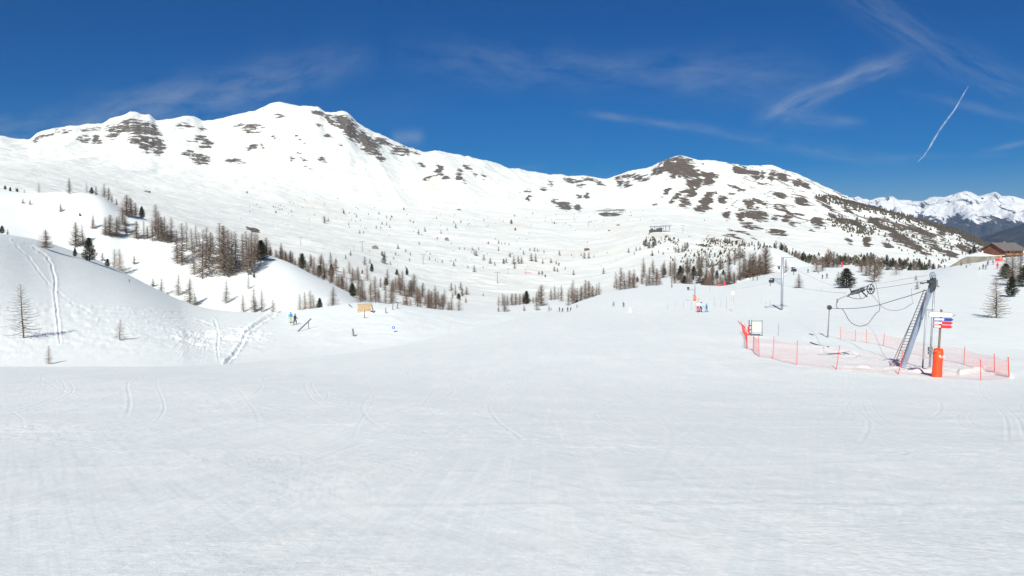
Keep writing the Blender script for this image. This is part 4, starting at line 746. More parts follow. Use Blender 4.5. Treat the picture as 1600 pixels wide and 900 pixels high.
b = MB(); b.tube([(0,0,H_*.46), (-1.3,0,H_*.5)], .05, 6); b.tube([(0,0,H_*.40), (-1.2,0,H_*.47)], .04, 6); b.build('lower_arm', M['steel'], r)
b = MB(); b.tube([(0,0,H_*.97), (.9,0,H_*.99)], .05, 6); b.tube([(0,0,H_*.86), (.8,0,H_*.97)], .04, 6); b.build('upper_arm', M['steel'], r)
for xs, zz in ((-1.35, .5), (1.0, .93)):
    b = MB()
    for yy0 in (-.3, .3): b.disc((xs, yy0, H_*zz), (1,0,0), .3, .1, 14)
    b.box(xs-.2, xs+.2, -.5, .5, H_*zz+.2, H_*zz+.32); b.build('sheave_battery', M['dark'], r)
b = MB(); b.tube([(0,0,-.3), (0,0,1.15)], .27, 14); b.tube([(-.15,0,1.05), (-.33,0,1.2)], .12, 8); b.build('safety_pad', M['orangepale'], r, True)
# chairlift and drag lift pylons far off
G11 = 'distant lift pylons in the basin'
for u, v, h, y0 in ((470,384,13,400), (566,393,16,400), (661,413,16,400), (777,443,18,400), (821,428,8,500), (1049.5,445,24,300), (427,352,6,900), (376,344,5,900), (1067,364,12,900), (553,393,10,500), (794,428,9,500), (343,362,13,350), (1105.5,402,10,500), (1217,397,12,455)):
    p = P(u, v, y0, 3000); h_ = hm(p, h); s_ = h_/10
    r = empty('lift_pylon', p, label='thin distant lift pylon with a crossarm standing in the basin', cat='pylon', group=G11)
    b = MB(); b.tube([(0,0,-.5), (0,0,10)], [.30, .22], 8); b.build('mast', M['grey'], r)
    if h != 24 and h != 10: b = MB(); b.box(-2.4, 2.4, -.15, .15, 9.6, 9.95); b.box(-2.5, -1.9, -.5, .5, 9.3, 9.6); b.box(1.9, 2.5, -.5, .5, 9.3, 9.6); b.build('crossarm', M['grey'], r)
    r.scale = (s_,)*3

# ------------------------------------------------------------------ drive station
base = P(1410, 574, 40, 62); top = A(1456, 446, base.y-1.2); YS = top.y
r = empty('drive_mast', base, label='leaning grey drive mast of the drag lift with a wheel on its head', cat='lift mast')
def L_(q): return tuple(Vector(q)-base)
b = MB(); d = (top-base); dn_ = d.normalized(); sdv = dn_.cross(Vector((0,1,0))).normalized(); fwd = sdv.cross(dn_).normalized()
lo = -dn_*.6; hi = d*1.0; w0 = .16; w1 = .125
def ringq(c, w, dp): return [c+sdv*w-fwd*dp, c+sdv*w+fwd*dp, c-sdv*w+fwd*dp, c-sdv*w-fwd*dp]
vs = ringq(lo, w0, .16)+ringq(hi, w1, .14); b.add(vs, [(0,1,2,3), (7,6,5,4), (0,4,5,1), (1,5,6,2), (2,6,7,3), (3,7,4,0)]); o = b.build('mast', M['bluegrey'], r)
bv = o.modifiers.new('bevel', 'BEVEL'); bv.width = .04; bv.segments = 2
for n_, (ua, va, ub, vb, yo, rr) in enumerate(((1441, 580.5, 1449, 452, -1.6, .05), (1452, 581, 1460, 446, .2, .065))):
    b = MB(); b.tube([L_(A(ua, va, YS+yo)-Vector((0,0,.3))), L_(A(ub, vb, YS+yo*.3))], rr, 9); b.build('stay_leg', M['steel'], r, True)
b = MB(); b.tube([L_(A(1446.5, 484.5, YS-.6)), L_(A(1459, 484, YS+.1))], .03, 6); b.build('stay_brace', M['steel'], r)
b = MB(); c0 = A(1457.3, 430.5, YS); axw = Vector((.86, .5, 0)); c0l = Vector(L_(c0)); b.torus(c0l, axw, .20, .035, 30, 8)
for i in range(5):
    t_ = i*math.pi/5; a_ = axw.normalized().orthogonal().normalized(); bb = axw.normalized().cross(a_); dd = a_*math.cos(t_)+bb*math.sin(t_); b.tube([c0l-dd*.2, c0l+dd*.2], .014, 5)
b.disc(c0l, axw, .06, .2, 12); b.build('drive_wheel', M['bluegrey'], r, True)
b = MB(); h0 = Vector(L_(A(1457, 441, YS)))
b.box(h0.x-.27, h0.x+.06, h0.y-.2, h0.y+.2, h0.z-.08, h0.z+.14); b.box(h0.x-.05, h0.x+.16, h0.y-.18, h0.y+.25, h0.z-.42, h0.z+.28); b.box(h0.x-.16, h0.x+.12, h0.y-.15, h0.y+.15, h0.z-.3, h0.z-.05)
b.box(h0.x-.20, h0.x+.02, h0.y-.16, h0.y+.16, h0.z-.62, h0.z-.2); b.tube([(h0.x-.35, h0.y, h0.z-.02), (h0.x-.7, h0.y, h0.z-.06)], .04, 8); b.disc((h0.x-.68, h0.y, h0.z-.06), (0,0,1), .12, .1, 12)
o = b.build('gearbox', M['dark'], r); bv = o.modifiers.new('bevel', 'BEVEL'); bv.width = .03
b = MB(); b.tube([(h0.x+.25, h0.y, h0.z-.20), (h0.x+.25, h0.y, h0.z+.16)], .085, 14); b.box(h0.x+.1, h0.x+.34, h0.y-.08, h0.y+.08, h0.z-.28, h0.z-.2); b.tube([(h0.x+.3, h0.y, h0.z-.26), (h0.x+.44, h0.y, h0.z-.28)], .04, 8); b.build('motor', M['grey'], r, False)
b = MB(); b.tube([Vector(L_(A(1459.5, 430, YS)))+Vector((0,.2,-.4)), Vector(L_(A(1459.5, 424.5, YS)))+Vector((0,.2,-.05))], .015, 5); b.build('whip_rod', M['grey'], r)
# ladder in two lengths
b = MB(); l0 = A(1401.5, 572, base.y-.55); l1 = A(1446.5, 452, top.y-.45)
wl = Vector((.27, .12, 0)); ld = l1-l0
for s_ in (-1, 1): b.tube([L_(l0+wl*s_-ld*.03), L_(l1+wl*s_*.45)], .024, 6)
for i in range(26): f = (i+.5)/26; q = l0+ld*f; ww = 1-.55*f; b.tube([L_(q+wl*ww), L_(q-wl*ww)], .017, 5)
b.tube([L_(l0+ld*.03-wl*1.9), L_(l0+ld*.62-wl*.7)], .02, 6); b.build('ladder', M['rung'], r)
b = MB(); q = Vector(L_(A(1451, 547, YS+.1))); b.box(q.x-.13, q.x+.13, q.y-.30, q.y-.12, q.z-.05, q.z+.22); b.box(q.x-.12, q.x+.12, q.y-.28, q.y-.12, q.z-.24, q.z-.09); b.tube([(q.x, q.y-.2, q.z+.2), (q.x, q.y-.2, q.z+.7)], .012, 5); o = b.build('control_box', M['grey'], r); bv = o.modifiers.new('bevel', 'BEVEL'); bv.width = .03
b = MB(); q = Vector(L_(A(1448, 581, YS-1.2))); b.box(q.x-.55, q.x+.65, q.y-.6, q.y+.7, q.z-.06, q.z+.03); b.box(q.x-.3, q.x+.7, q.y-.35, q.y-.1, q.z+.032, q.z+.1); b.build('base_frame', M['wood'], r)
# small grip post with a pulley
p = P(1293, 527.5, 60, 100); hh = hm(p, 45); r = empty('pulley_post', p, label='slim grey post with a round dark pulley on top left of the mast', cat='post')
tpp = A(1296, 480.5, p.y)-p; b = MB(); b.tube([(0,0,-.4), tuple(tpp)], [.07, .05], 8); b.build('post', M['grey'], r, True)
b = MB(); b.disc(tpp, (0,1,0), .24, .12, 18); b.disc(tpp-Vector((0,.1,0)), (0,1,0), .09, .1, 10); b.build('pulley', M['dark'], r)
PT = p+tpp
def cable(name, pts, rr, label, group=None, m='rope', sm=6):
    P_ = [Vector(q) for q in pts]; out = []
    for i in range(len(P_)-1):
        a = P_[max(i-1, 0)]; b_ = P_[i]; c = P_[i+1]; d_ = P_[min(i+2, len(P_)-1)]
        for j in range(sm): t = j/sm; out.append(.5*((2*b_)+(c-a)*t+(2*a-5*b_+4*c-d_)*t*t+(3*b_-a-3*c+d_)*t*t*t))
    out.append(P_[-1]); org = out[0].copy(); b = MB(); b.tube([q-org for q in out], rr, 5); o = b.build(name, M[m], None, True, org); return tag(o, label, 'cable', group)
def A2(lst, ya, yb):
    n = len(lst)-1; return [A(u, v, ya+(yb-ya)*i/n) for i, (u, v) in enumerate(lst)]
cable('tension_rope', A2([(1297,481.5),(1318,482.3),(1340,481.5),(1360,479),(1375,476),(1400,468.5),(1425,461),(1446,453.5)], PT.y, top.y), .026, 'dark rope sagging from the pulley post to the mast')
YC = 56
cable('power_cable', A2([(1309,468),(1306.6,478),(1310,482),(1317,484),(1327,501),(1335,507),(1343,509.5),(1350,508.5),(1357,505),(1364,496),(1369,489.5),(1374,485),(1375,476)], YC, YC+1), .022, 'black power cable hanging in a deep loop below the carriage')
cable('power_cable', A2([(1375,476),(1381,481),(1390,484.5),(1401,485),(1412,482.5),(1421,477),(1427,473.5)], YC+1, YS+1), .016, 'black cable drooping between the carriage and the mast', m='grey')
cable('guy_wire', A2([(1358,455),(1367,466),(1375,476)], YC, YC), .016, 'short stay wire from the spoked wheel down to the knot', m='grey')
cable('guy_wire', A2([(1368,440),(1371.5,458),(1375,476)], YC, YC), .014, 'thin upright stay wire right of the spoked wheel', m='grey')
cable('guy_wire', A2([(1427,473.5),(1425,466),(1424,450)], YS+1, YS+1), .010, 'faint wire hanging left of the mast ladder', m='grey')
yp = 128
cable('haul_rope', A2([(1452,437.5),(1410,445),(1376,450),(1362,452)], YS, YC), .014, 'lower haul rope between the mast head and the spoked wheel', m='grey')
cable('haul_rope', A2([(1448,430.5),(1410,436.5),(1372,443),(1310,449),(1240,419.5)], YS, yp), .012, 'upper haul rope reaching from the mast head to the large pylon', m='grey')
cable('haul_rope', A2([(1322,458),(1290,455.5),(1250,450),(1203,441.5)], YC, yp), .012, 'haul rope between the carriage and the lower arm of the large pylon', m='grey')
cable('haul_rope', A2([(1203,441),(1150,450),(1085+12,434)], 128, 160), .010, 'haul rope between the large pylon and the padded pylon', m='grey')
# hanging return carriage
c = A(1340, 458, YC); r = empty('return_carriage', c, label='dark hanging pulley carriage with a spoked wheel above the fenced area', cat='carriage')
def lc(u, v, dy=0): return A(u, v, YC+dy)-c
b = MB()
for dy in (-.25, .25):
    b.tube([lc(1323,463,dy), lc(1351,451,dy)], .045, 6); b.tube([lc(1330,455,dy), lc(1352,448.5,dy)], .035, 6); b.tube([lc(1327,449,dy), lc(1331,457,dy)], .035, 6)
for f in (.05, .25, .45, .65, .85): b.tube([lc(1323+28*f, 463-12*f, -.25), lc(1323+28*f, 463-12*f, .25)], .03, 5); b.tube([lc(1325+26*f, 461.5-12*f, -.25), lc(1331+20*f, 455.5-6*f, -.25)], .025, 5)
b.tube([lc(1347,456,-.25), lc(1355,464,-.25)], .05, 6); b.tube([lc(1325,461,.2), lc(1352,453,-.2)], .05, 6); b.build('frame', M['dark'], r)
b = MB()
for u_, v_ in ((1333,457), (1340,455.5), (1347,452.5)): b.disc(lc(u_, v_), (1,.2,.3), .16, .22, 14)
b.build('rollers', M['grey'], r)
b = MB(); b.tube([lc(1325,463), lc(1333,466), lc(1341,467), lc(1349,466), lc(1355,461), lc(1357.5,456)], .022, 5); b.tube([lc(1341,457), lc(1345,467)], .02, 5); b.build('guard_hoop', M['rung'], r)
b = MB(); wc = lc(1360.3, 451.7); ax2 = Vector((.93, .36, 0)); b.torus(wc, ax2, .33, .04, 28, 6)
for i in range(4):
    t_ = i*math.pi/4; dd = Vector((-.36, .93, 0))*math.cos(t_)+Vector((0,0,1))*math.sin(t_); b.tube([wc-dd*.33, wc+dd*.33], .02, 5)
b.disc(wc, ax2, .07, .25, 10); b.tube([wc, lc(1352,452)], .03, 5); b.build('spoked_wheel', M['dark'], r)
b = MB(); b.tube([lc(1308.8,468), lc(1322,462)], .03, 5); b.tube([lc(1351,448.5), lc(1374,437)], .03, 5); b.tube([lc(1308.8,467), lc(1308,473)], .06, 6); b.build('pull_bar', M['grey'], r)

# ------------------------------------------------------------------ signpost
p = P(1463.5, 589, 38, 60); p.y = p.y
r = empty('signpost', p, label='wooden signpost with four arrow signs and an orange padded foot', cat='signpost')
def sp_(u, v, dy=0): return A(u, v, p.y+dy)-p
b = MB(); b.tube([Vector((0,0,-.5)), sp_(1471, 483.5)], .062, 10); o = b.build('post', M['wood'], r, True)
b = MB(); t0 = Vector((0,0,-.15)); t1 = sp_(1466.4, 545.5); n_ = 18
rings = []
for i in range(9):
    f = i/8; cc = t0*(1-f)+t1*f; rings.append((cc, .262*(1+.03*math.sin(f*9))*(1-(.10 if i == 8 else 0))))
b.tube([q[0] for q in rings], [q[1] for q in rings], n_); b.tube([t1+Vector((-.05,-.1,-.05)), t1+Vector((-.33,-.16,-.13))], [.16, .05], 8)
b.tube([t1, t1+Vector((0,0,.06))], [.24, .1], n_); b.build('safety_pad', M['orange'], r, True)
def text(s_, size, parent, loc, m_, rot=(math.pi/2,0,0), ext=.004, name='lettering', bold=.0):
    cu = bpy.data.curves.new('t', 'FONT'); cu.body = s_; cu.size = size; cu.extrude = ext; cu.offset = bold; cu.align_y = 'CENTER'
    to = bpy.data.objects.new('t', cu); C.objects.link(to); me = bpy.data.meshes.new_from_object(to.evaluated_get(bpy.context.evaluated_depsgraph_get())); bpy.data.objects.remove(to); me.materials.clear(); me.materials.append(m_)
    o = bpy.data.objects.new(name, me); C.objects.link(o); o.parent = parent; o.location = loc; o.rotation_euler = rot; return o
pxm = p.y/F
def arrow(u0, v0, u1, v1, m_, name, drop, border=None, txt=None, tcol=None, patch=None):
    a = sp_(u0, (v0+v1)/2-drop/2, -.10); w = (u1-u0)*pxm; h = (v1-v0)*pxm; sl = -drop*pxm
    rt = math.atan2(sl, w); fm = Matrix.Translation(a) @ Matrix.Rotation(-rt, 4, 'Y')
    e = empty('x', (0,0,0)); bpy.data.objects.remove(e)
    def pl(g): return [(g, -h/2+g), (w-h*.75, -h/2+g), (w-g*1.5, 0), (w-h*.75, h/2-g), (g, h/2-g), (0+g*.5, h/2-g-h*.2), (g*.5, -h/2+g+h*.2)] if True else None
    b = MB(); b.prism(pl(0), -.02, .02, 0, None)
    o = b.build(name, [border or m_], r); o.matrix_local = fm
    g = .028 if border else .012
    if border: b = MB(); b.prism(pl(g), -.026, -.021); q = b.build('sign_face', m_, o)
    if patch: b = MB(); ph = h*.30; b.box(.04, w*patch, -.026, -.021, -ph, ph); b.build('name_panel', M['white'], o)
    if txt: text(txt, h*.62 if border else h*.5, o, (.10 if border else .06, -.028, 0), tcol, ext=.002)
arrow(1451.5, 487.6, 1491.3, 495.9, M['white'], 'arrow_sign', 1.2, M['oldwood'], 'Secteur de Peynier', M['grey'])
arrow(1458.5, 496.8, 1489.8, 501.6, M['blue'], 'arrow_sign', 1.0, None, 'Panorama', M['blue'], .52)
arrow(1458.5, 502.2, 1489.0, 507.0, M['red'], 'arrow_sign', 1.0, None, 'Genepy', M['red'], .42)
arrow(1458.3, 508.0, 1488.5, 512.8, M['red'], 'arrow_sign', 1.0, None, 'Sibieres', M['red'], .36)
text('Vars', .22, r, tuple(sp_(1467.3, 557.5, -.30)), M['white'], (math.pi/2, 0, .35), .012, 'lettering', .008)
# faint sapling-thin stake behind the pad
# ------------------------------------------------------------------ safety nets
def net_fence(posts, label, sag=.12, H_=1.15, thick=.023, lean=None, nm='safety_net_fence', cord=.0019):
    P_ = []
    for (u, v, tu, tv, y0, y1) in posts:
        q = P(u, v, y0, y1); P_.append((q, A(tu, tv, q.y)))
    org = P_[0][0].copy(); r = empty(nm, org, label=label, cat='safety net')
    for q, tq in P_:
        b = MB(); b.tube([Vector((0,0,-.25)), tq-q], [thick, thick*.8], 6); b.disc(tq-q-Vector((0,0,.02)), (0,0,1), thick*1.4, .05, 8); o = b.build('post', M['netred'], r, False, q-org)
    b = MB()
    def rib(pts, w): 
        for a_, c_ in zip(pts, pts[1:]):
            d_ = (c_-a_); 
            if d_.length < 1e-4: continue
            n1 = d_.cross(Vector((0,1,0))).normalized()*w; n2 = d_.cross(n1).normalized()*w
            b.add([a_+n1, a_-n1*.5+n2*.87, a_-n1*.5-n2*.87, c_+n1, c_-n1*.5+n2*.87, c_-n1*.5-n2*.87], [(0,1,4,3), (1,2,5,4), (2,0,3,5)])
    for (q0, t0), (q1, t1) in zip(P_, P_[1:]):
        L = (q1-q0).length; nx = max(4, int(L/.11)); nz_ = 11
        def pt(i, j):
            f = i/nx; g = j/nz_; q = q0*(1-f)+q1*f; tq = t0*(1-f)+t1*f; gr = _gxy(q.x, q.y); lowp = Vector((q.x, q.y, max(gr.z, q.z-.3)+.03)); hi_ = tq-(tq-q)*.12-Vector((0,0,sag*4*f*(1-f)))
            return lowp*(1-g)+hi_*g-org
        grid = [[pt(i, j) for j in range(nz_+1)] for i in range(nx+1)]
        for i in range(nx+1): rib(grid[i], cord)
        for j in range(nz_+1): rib([grid[i][j] for i in range(nx+1)], cord*(2.2 if j in (0, nz_) else 1))
    b.build('net', M['netred'], r); return r
ys = 38, 110
net_fence([(1168,545,1162,508,*ys), (1176.5,549,1177.5,521,*ys), (1186.5,557.5,1185.5,525,*ys), (1207,561,1209.5,526,*ys), (1245,570,1246,533,*ys), (1306,577.5,1312,540,*ys), (1402.5,585,1411,549,*ys), (1533,594.5,1532,562,*ys), (1577,589,1575,558,*ys)], 'sagging red safety net along the near side of the lift area')
net_fence([(1314,530,1313,511,*ys), (1337,533.5,1336.5,516,*ys), (1354.5,536,1354,515,*ys), (1380,540.5,1382,520.5,*ys), (1506,569,1507.5,542.5,*ys), (1554,580.5,1553.5,553,*ys), (1577.5,588,1575.5,558.5,*ys)], 'thin red safety net along the far side of the lift area')
net_fence([(1161,520,1158,501,*ys), (1166,530,1164,507,*ys), (1168,545,1167,514,*ys)], 'bunched red net at the left corner beside the panel', sag=.3)
p = P(1170.5, 524, 70, 110); r = empty('entry_gate', p, label='red striped gate post with crossbars left of the cream panel', cat='gate')
def gp(u, v, dy=0): return A(u, v, p.y+dy)-p
b = MB(); b.tube([Vector((0,0,-.3)), gp(1170.5, 500)], .045, 8); b.build('post', M['dark'], r)
b = MB(); b.box(-.16, -.03, -.10, .0, .35, .95); b.box(-.12, .04, -.12, -.105, .1, .7); b.build('red_banner', M['red'], r)
b = MB()
for z_ in (.15, .55, .95): b.box(-.05, .28, -.03, .03, z_, z_+.10)
b.build('crossbar', M['dark'], r)
b = MB(); b.tube([gp(1153,501.5), gp(1157,506), gp(1161,509), gp(1164,512)], [.04,.055,.07,.05], 7); b.build('streamer', M['red'], r)
p = P(1182.5, 525, 70, 110); r = empty('notice_board', p, label='cream notice panel in a dark frame at the left end of the lift area', cat='notice board')
def gp(u, v, dy=0): return A(u, v, p.y+dy)-p
b = MB(); b.tube([gp(1174.8,525)-Vector((0,0,.3)), gp(1174.3,500)], .05, 7); b.build('post', M['grey'], r); b = MB(); b.tube([gp(1190.8,525)-Vector((0,0,.3)), gp(1190.5,500)], .05, 7); b.build('post', M['grey'], r)
a_ = gp(1175.2, 518); c_ = gp(1190, 502.2); b = MB(); b.box(a_.x, c_.x, -.015, .015, a_.z, c_.z); b.build('panel', M['cream'], r)
b = MB(); b.box(a_.x, c_.x, -.03, .03, c_.z+.002, c_.z+.07); b.build('top_rail', M['grey'], r)
for u, v, h in ((1216.5,524,19),): 
    p = P(u, v, 60, 110); b = MB(); b.tube([(0,0,-.3), (0,0,hm(p,h))], .02, 6); o = b.build('marker_stake', M['grey'], None, False, p); tag(o, 'thin grey stake on the snow between the cream panel and the pulley post', 'stake')
for (u0, v0, u1, v1, lab) in ((1265,522,1271,524, 'short dark hose end lying on the snow left of the pulley post'), (1266,535.5,1295,543,'dark hose lying across the snow inside the net')):
    a_ = P(u0, v0, 40, 110); c_ = P(u1, v1, 40, 110); m_ = (a_+c_)/2+Vector((0,.4,.0)); cable('hose', [a_+Vector((0,0,.05)), Vector((m_.x, m_.y, _gxy(m_.x, m_.y).z+.05)), c_+Vector((0,0,.05))], .045, lab)

# ------------------------------------------------------------------ snow park
p = P(570.5, 489, 150, 175); YR = p.y
r = empty('wooden_ramp', p, label='plywood faced wall ride on a pile of snow in the snow park', cat='ramp')
def rp(u, v, dy=0): return A(u, v, YR+dy)-p
b = MB(); q = [rp(558.5, 488.5), rp(579, 487.5), rp(580.5, 475.2), rp(558.7, 475.8)]
for k_ in range(6):
    f0, f1 = k_/6, (k_+1)/6-.004; pts = [q[0].lerp(q[1], f0), q[0].lerp(q[1], f1), q[3].lerp(q[2], f1), q[3].lerp(q[2], f0)]
    b.add([*pts, *[v_+Vector((0,.09,0)) for v_ in pts]], [(0,1,2,3), (7,6,5,4), (0,4,5,1), (1,5,6,2), (2,6,7,3), (3,7,4,0)])
b.build('face_boards', M['ply'], r)
b = MB(); b.tube([rp(580.5,475.3,.05), rp(582.5,484), rp(585,491.5)], [.09,.13,.16], 6); b.build('side_brace', M['oldwood'], r)
b = MB(); b.tube([rp(558.4,475.2), rp(581,474.6)], .055, 6); b.build('top_rail', M['oldwood'], r)
b = MB(); n_ = 20; vs = []; fs = []
for i in range(n_+1):
    for j in range(9):
        x_ = -2.6+5.4*i/n_; y_ = -.9+2.6*j/8; hgt = .62*math.exp(-((x_-.2)/1.5)**4)*math.exp(-((y_-.3)/.85)**2)+.03*math.sin(i*1.7)*math.sin(j*2.1); vs.append((x_, y_, hgt-.12))
for i in range(n_):
    for j in range(8): a_ = i*9+j; fs.append((a_, a_+9, a_+10, a_+1))
b.add(vs, fs); o = b.build('snow_pile', M_SNOW, None, True, P(570.5, 491, 140, 175)); o['kind'] = 'structure'
G12 = 'upright wooden stumps of the snow park'
for u, v, tu, tv, w, lab in ((553,525.5,551,513.5,.16,'nearest grey wooden stump tilted left in the snow park'), (569.5,497.5,569.5,485,.10,'grey wooden stump right in front of the plywood ramp'), (603,489.5,602.5,480.5,.10,'short dark stump right of the ramp'), (613.5,484,614,474,.09,'slim upright plank right of the short dark stump'), (620,482.5,622,474,.12,'plank leaning right at the end of the park')):
    p = P(u, v, 90, 178); tq = A(tu, tv, p.y)-p; b = MB(); b.tube([Vector((0,0,-.4)), tq*.5+Vector((.01,0,0)), tq], [w*1.1, w, w*.95], 7); o = b.build('wooden_stump', M['oldwood'], None, False, p); tag(o, lab, 'stump', G12)
def rail(u0, v0, u1, v1, lab, nm='slide_rail', w=.11, lift=0):
    a_ = P(u0, v0, 90, 178); c_ = A(u1, v1, a_.y+3.5); r = empty(nm, a_, label=lab, cat='rail'); b = MB(); d_ = c_-a_; b.tube([Vector((0,0,.02)), d_], w, 8); b.build('tube', M['grey'], r)
    b = MB(); e_ = d_*.8; g_ = _gxy(a_.x+e_.x, a_.y+e_.y)-a_; b.tube([g_-Vector((0,0,.3)), e_], .06, 6); b.build('leg', M['grey'], r)
rail(465.5, 518, 486, 498, 'long dark slide rail rising to the right beside two skiers'); rail(550.5, 480.5, 545, 475.5, 'short slide rail left of the plywood ramp', w=.09)
p = P(615, 519, 90, 150); c_ = A(615.2, 511.8, p.y)
r = empty('round_sign', p, label='round blue piste sign with a white arrow in the snow park', cat='sign')
h_ = c_.z-p.z; b = MB(); b.tube([(0,0,-.3), (0,0,h_)], .02, 6); b.build('pole', M['white'], r)
b = MB(); b.disc((0,-.05,h_), (0,1,0), .33, .04, 26); pl_ = b.build('sign_plate', M['white'], r); b = MB(); b.disc((0,-.078,h_), (0,1,0), .28, .012, 26); b.build('sign_face', M['signblue'], pl_)
b = MB(); b.prism([(x_, z_+h_) for x_, z_ in ((-.05,.12),(.05,.12),(.05,-.02),(.13,-.02),(0,-.16),(-.13,-.02),(-.05,-.02))], -.10, -.088, 0, Matrix.Translation((0,0,h_)) @ Matrix.Rotation(.6, 4, 'Y') @ Matrix.Translation((0,0,-h_))); b.build('arrow', M['white'], pl_)
# bamboo and slalom poles
G13 = 'thin piste marker poles'
for u, v, h, m_, y0 in ((702,526,22,'yellow',90), (807.5,503,17,'yellow',110), (859,496,7,'yellow',120), (877,495,6,'yellow',120), (1068,481,10,'grey',100), (1080,484,12,'grey',100), (1043,483,9,'grey',100), (1055,478,7,'grey',100), (1116.5,478,13,'grey',100), (1121,479,15,'yellow',100), (1126,480,12,'grey',100), (1135,482,18,'grey',100), (1143,470,12,'orangepale',100), (1146,474,14,'grey',100), (1109,456,18,'grey',150), (1284,455,6,'grey',140), (1203,478,9,'grey',100), (1189,474,8,'grey',100), (1196,476,6,'grey',100)):
    p = P(u, v, y0, 240); b = MB(); b.tube([(0,0,-.3), (.02,0,hm(p,h))], .02, 5); o = b.build('marker_pole', M[m_], None, False, p); tag(o, 'thin upright marker pole stuck in the snow', 'pole', G13)
p = P(1144.5, 487, 110, 200); hh = hm(p, 29); r = empty('piste_sign', p, label='pale round piste sign on a tall thin pole right of the group of skiers', cat='sign')
b = MB(); b.tube([(0,0,-.3), (0,0,hh)], .025, 6); b.build('pole', M['parasol'], r); b = MB(); b.disc((0,-.05,hh), (0,1,0), .28, .03, 20); b.build('sign_plate', M['white'], r)
p = P(1162, 453, 140, 240); r = empty('piste_marker', p, label='small yellow marker ball low on the piste left of the large pylon', cat='marker'); b = MB(); b.tube([(0,0,-.2), (0,0,.35)], .02, 5); b.build('pole', M['grey'], r); b = MB(); b.disc((0,0,.42), (0,1,0), .14, .12, 12); b.build('ball', M['yellow'], r)
def flag(u, v, h, w, lab, y0, y1, m_='red'):
    p = P(u, v, y0, y1); hh = hm(p, h); r = empty('feather_flag', p, label=lab, cat='flag'); b = MB(); b.tube([(0,0,-.3), (0,0,hh)], .03, 6); b.build('pole', M['grey'], r)
    b = MB(); ww = w*p.y/F; n_ = 6; vs = []
    for i in range(n_+1): f = i/n_; vs += [(0,-.01,hh*(.12+.85*f)), (ww*(1-.35*f*f)*(1+.1*math.sin(f*7)), .05*math.sin(f*5),hh*(.12+.85*f))]
    vs2 = [(x_, y_+.02, z_) for x_, y_, z_ in vs]; k_ = len(vs); fs = [(2*i, 2*i+1, 2*i+3, 2*i+2) for i in range(n_)]+[(k_+2*i+2, k_+2*i+3, k_+2*i+1, k_+2*i) for i in range(n_)]
    b.add(vs+vs2, fs); b.build('banner', M[m_], r)
flag(1314, 422, 9, 3, 'red flag on the crest above the stout dark pine', 262, 330); flag(1131, 446, 7, 3, 'small red flag at the wood edge beyond the crest', 240, 300); flag(1122, 447.5, 3.5, 5, 'low red banner at the wood edge beyond the crest', 240, 300)
p = P(984.5, 487.5, 110, 170); b = MB(); b.tube([(0,0,-.1), (0,0,.15), (.03,0,.35), (0,0,.55), (0,0,.72)], [.34,.3,.14,.15,.05], 12); o = b.build('snow_heap', M_SNOW, None, True, p); tag(o, 'small white heap of piled snow in the middle of the piste', 'snow heap')

# ------------------------------------------------------------------ buildings
# retaining wall, its snow cap, chalet
YW = 228
def wl_(u, v, dy=0): return A(u, v, YW+dy)
org = wl_(1490, 414)
tp_ = [(1486.5,413.5),(1494,409.5),(1503,403.5),(1511,400.2),(1525,400.2),(1540,400.2),(1556,399.6),(1566,399)]; bt_ = [(1486.5,415),(1494,415.5),(1503,415),(1511,414.5),(1525,414),(1540,411.5),(1556,409),(1566,408)]
b = MB(); vs = []
for (a_, c_) in zip(tp_, bt_): f_ = (a_[0]-1486)/80; vs += [wl_(*a_, f_*8)-org, wl_(*c_, f_*8)-org-Vector((0,0,.4)), wl_(*a_, f_*8+.4)-org, wl_(*c_, f_*8+.4)-org-Vector((0,0,.4))]
fs = []
for i in range(len(tp_)-1): q = 4*i; fs += [(q,q+1,q+5,q+4), (q+2,q+6,q+7,q+3), (q,q+4,q+6,q+2), (q+1,q+3,q+7,q+5)]
fs += [(0,2,3,1), (q+4,q+5,q+7,q+6)]; b.add(vs, fs); o = b.build('retaining_wall', M['concrete'], None, False, org); tag(o, 'long low concrete retaining wall below the chalet topped with snow', 'wall')
b = MB(); top2 = [(1486.5,412.8),(1494,408.8),(1503,402.6),(1511,398.5),(1520,396.2),(1528,394.6),(1536,395.2),(1545,397.2),(1556,399),(1570,398.5)]; vs = []; fs = []
for i, (u, v) in enumerate(top2):
    f_ = (u-1486)/80
    fr_z = np.interp(u, [q[0] for q in tp_], [q[1] for q in tp_])
    vs += [wl_(u, fr_z+.3, f_*8-.05)-org, wl_(u, fr_z-.35, f_*8+.1)-org, wl_(u, (v+fr_z)/2-.3, f_*8+2.5)-org, wl_(u, v, f_*8+6)-org, wl_(u, v+2.5, f_*8+12)-org]
for i in range(len(top2)-1):
    for j in range(4): q = i*5+j; fs.append((q, q+5, q+6, q+1))
b.add(vs, fs); o = b.build('snow_bank', M_SNOW, None, True, org); o['kind'] = 'structure'
YH = 248; c0_ = A(1567, 401.5, YH); r = empty('chalet', c0_, .34, label='brown wooden chalet with a balcony above the retaining wall', cat='chalet')
px2 = YH/F; Wc = 8.6; Dc = 6.5; He = 2.5; Hr = 4.3
b = MB(); b.box(-Wc/2, Wc/2, -Dc/2, Dc/2, -2.5, He); b.prism([(-Dc/2, He), (Dc/2, He), (0, Hr-.12)], -Wc/2, Wc/2, 0, Matrix.Rotation(math.pi/2, 4, 'Z')); b.build('wall', M['planks'], r)
b = MB()
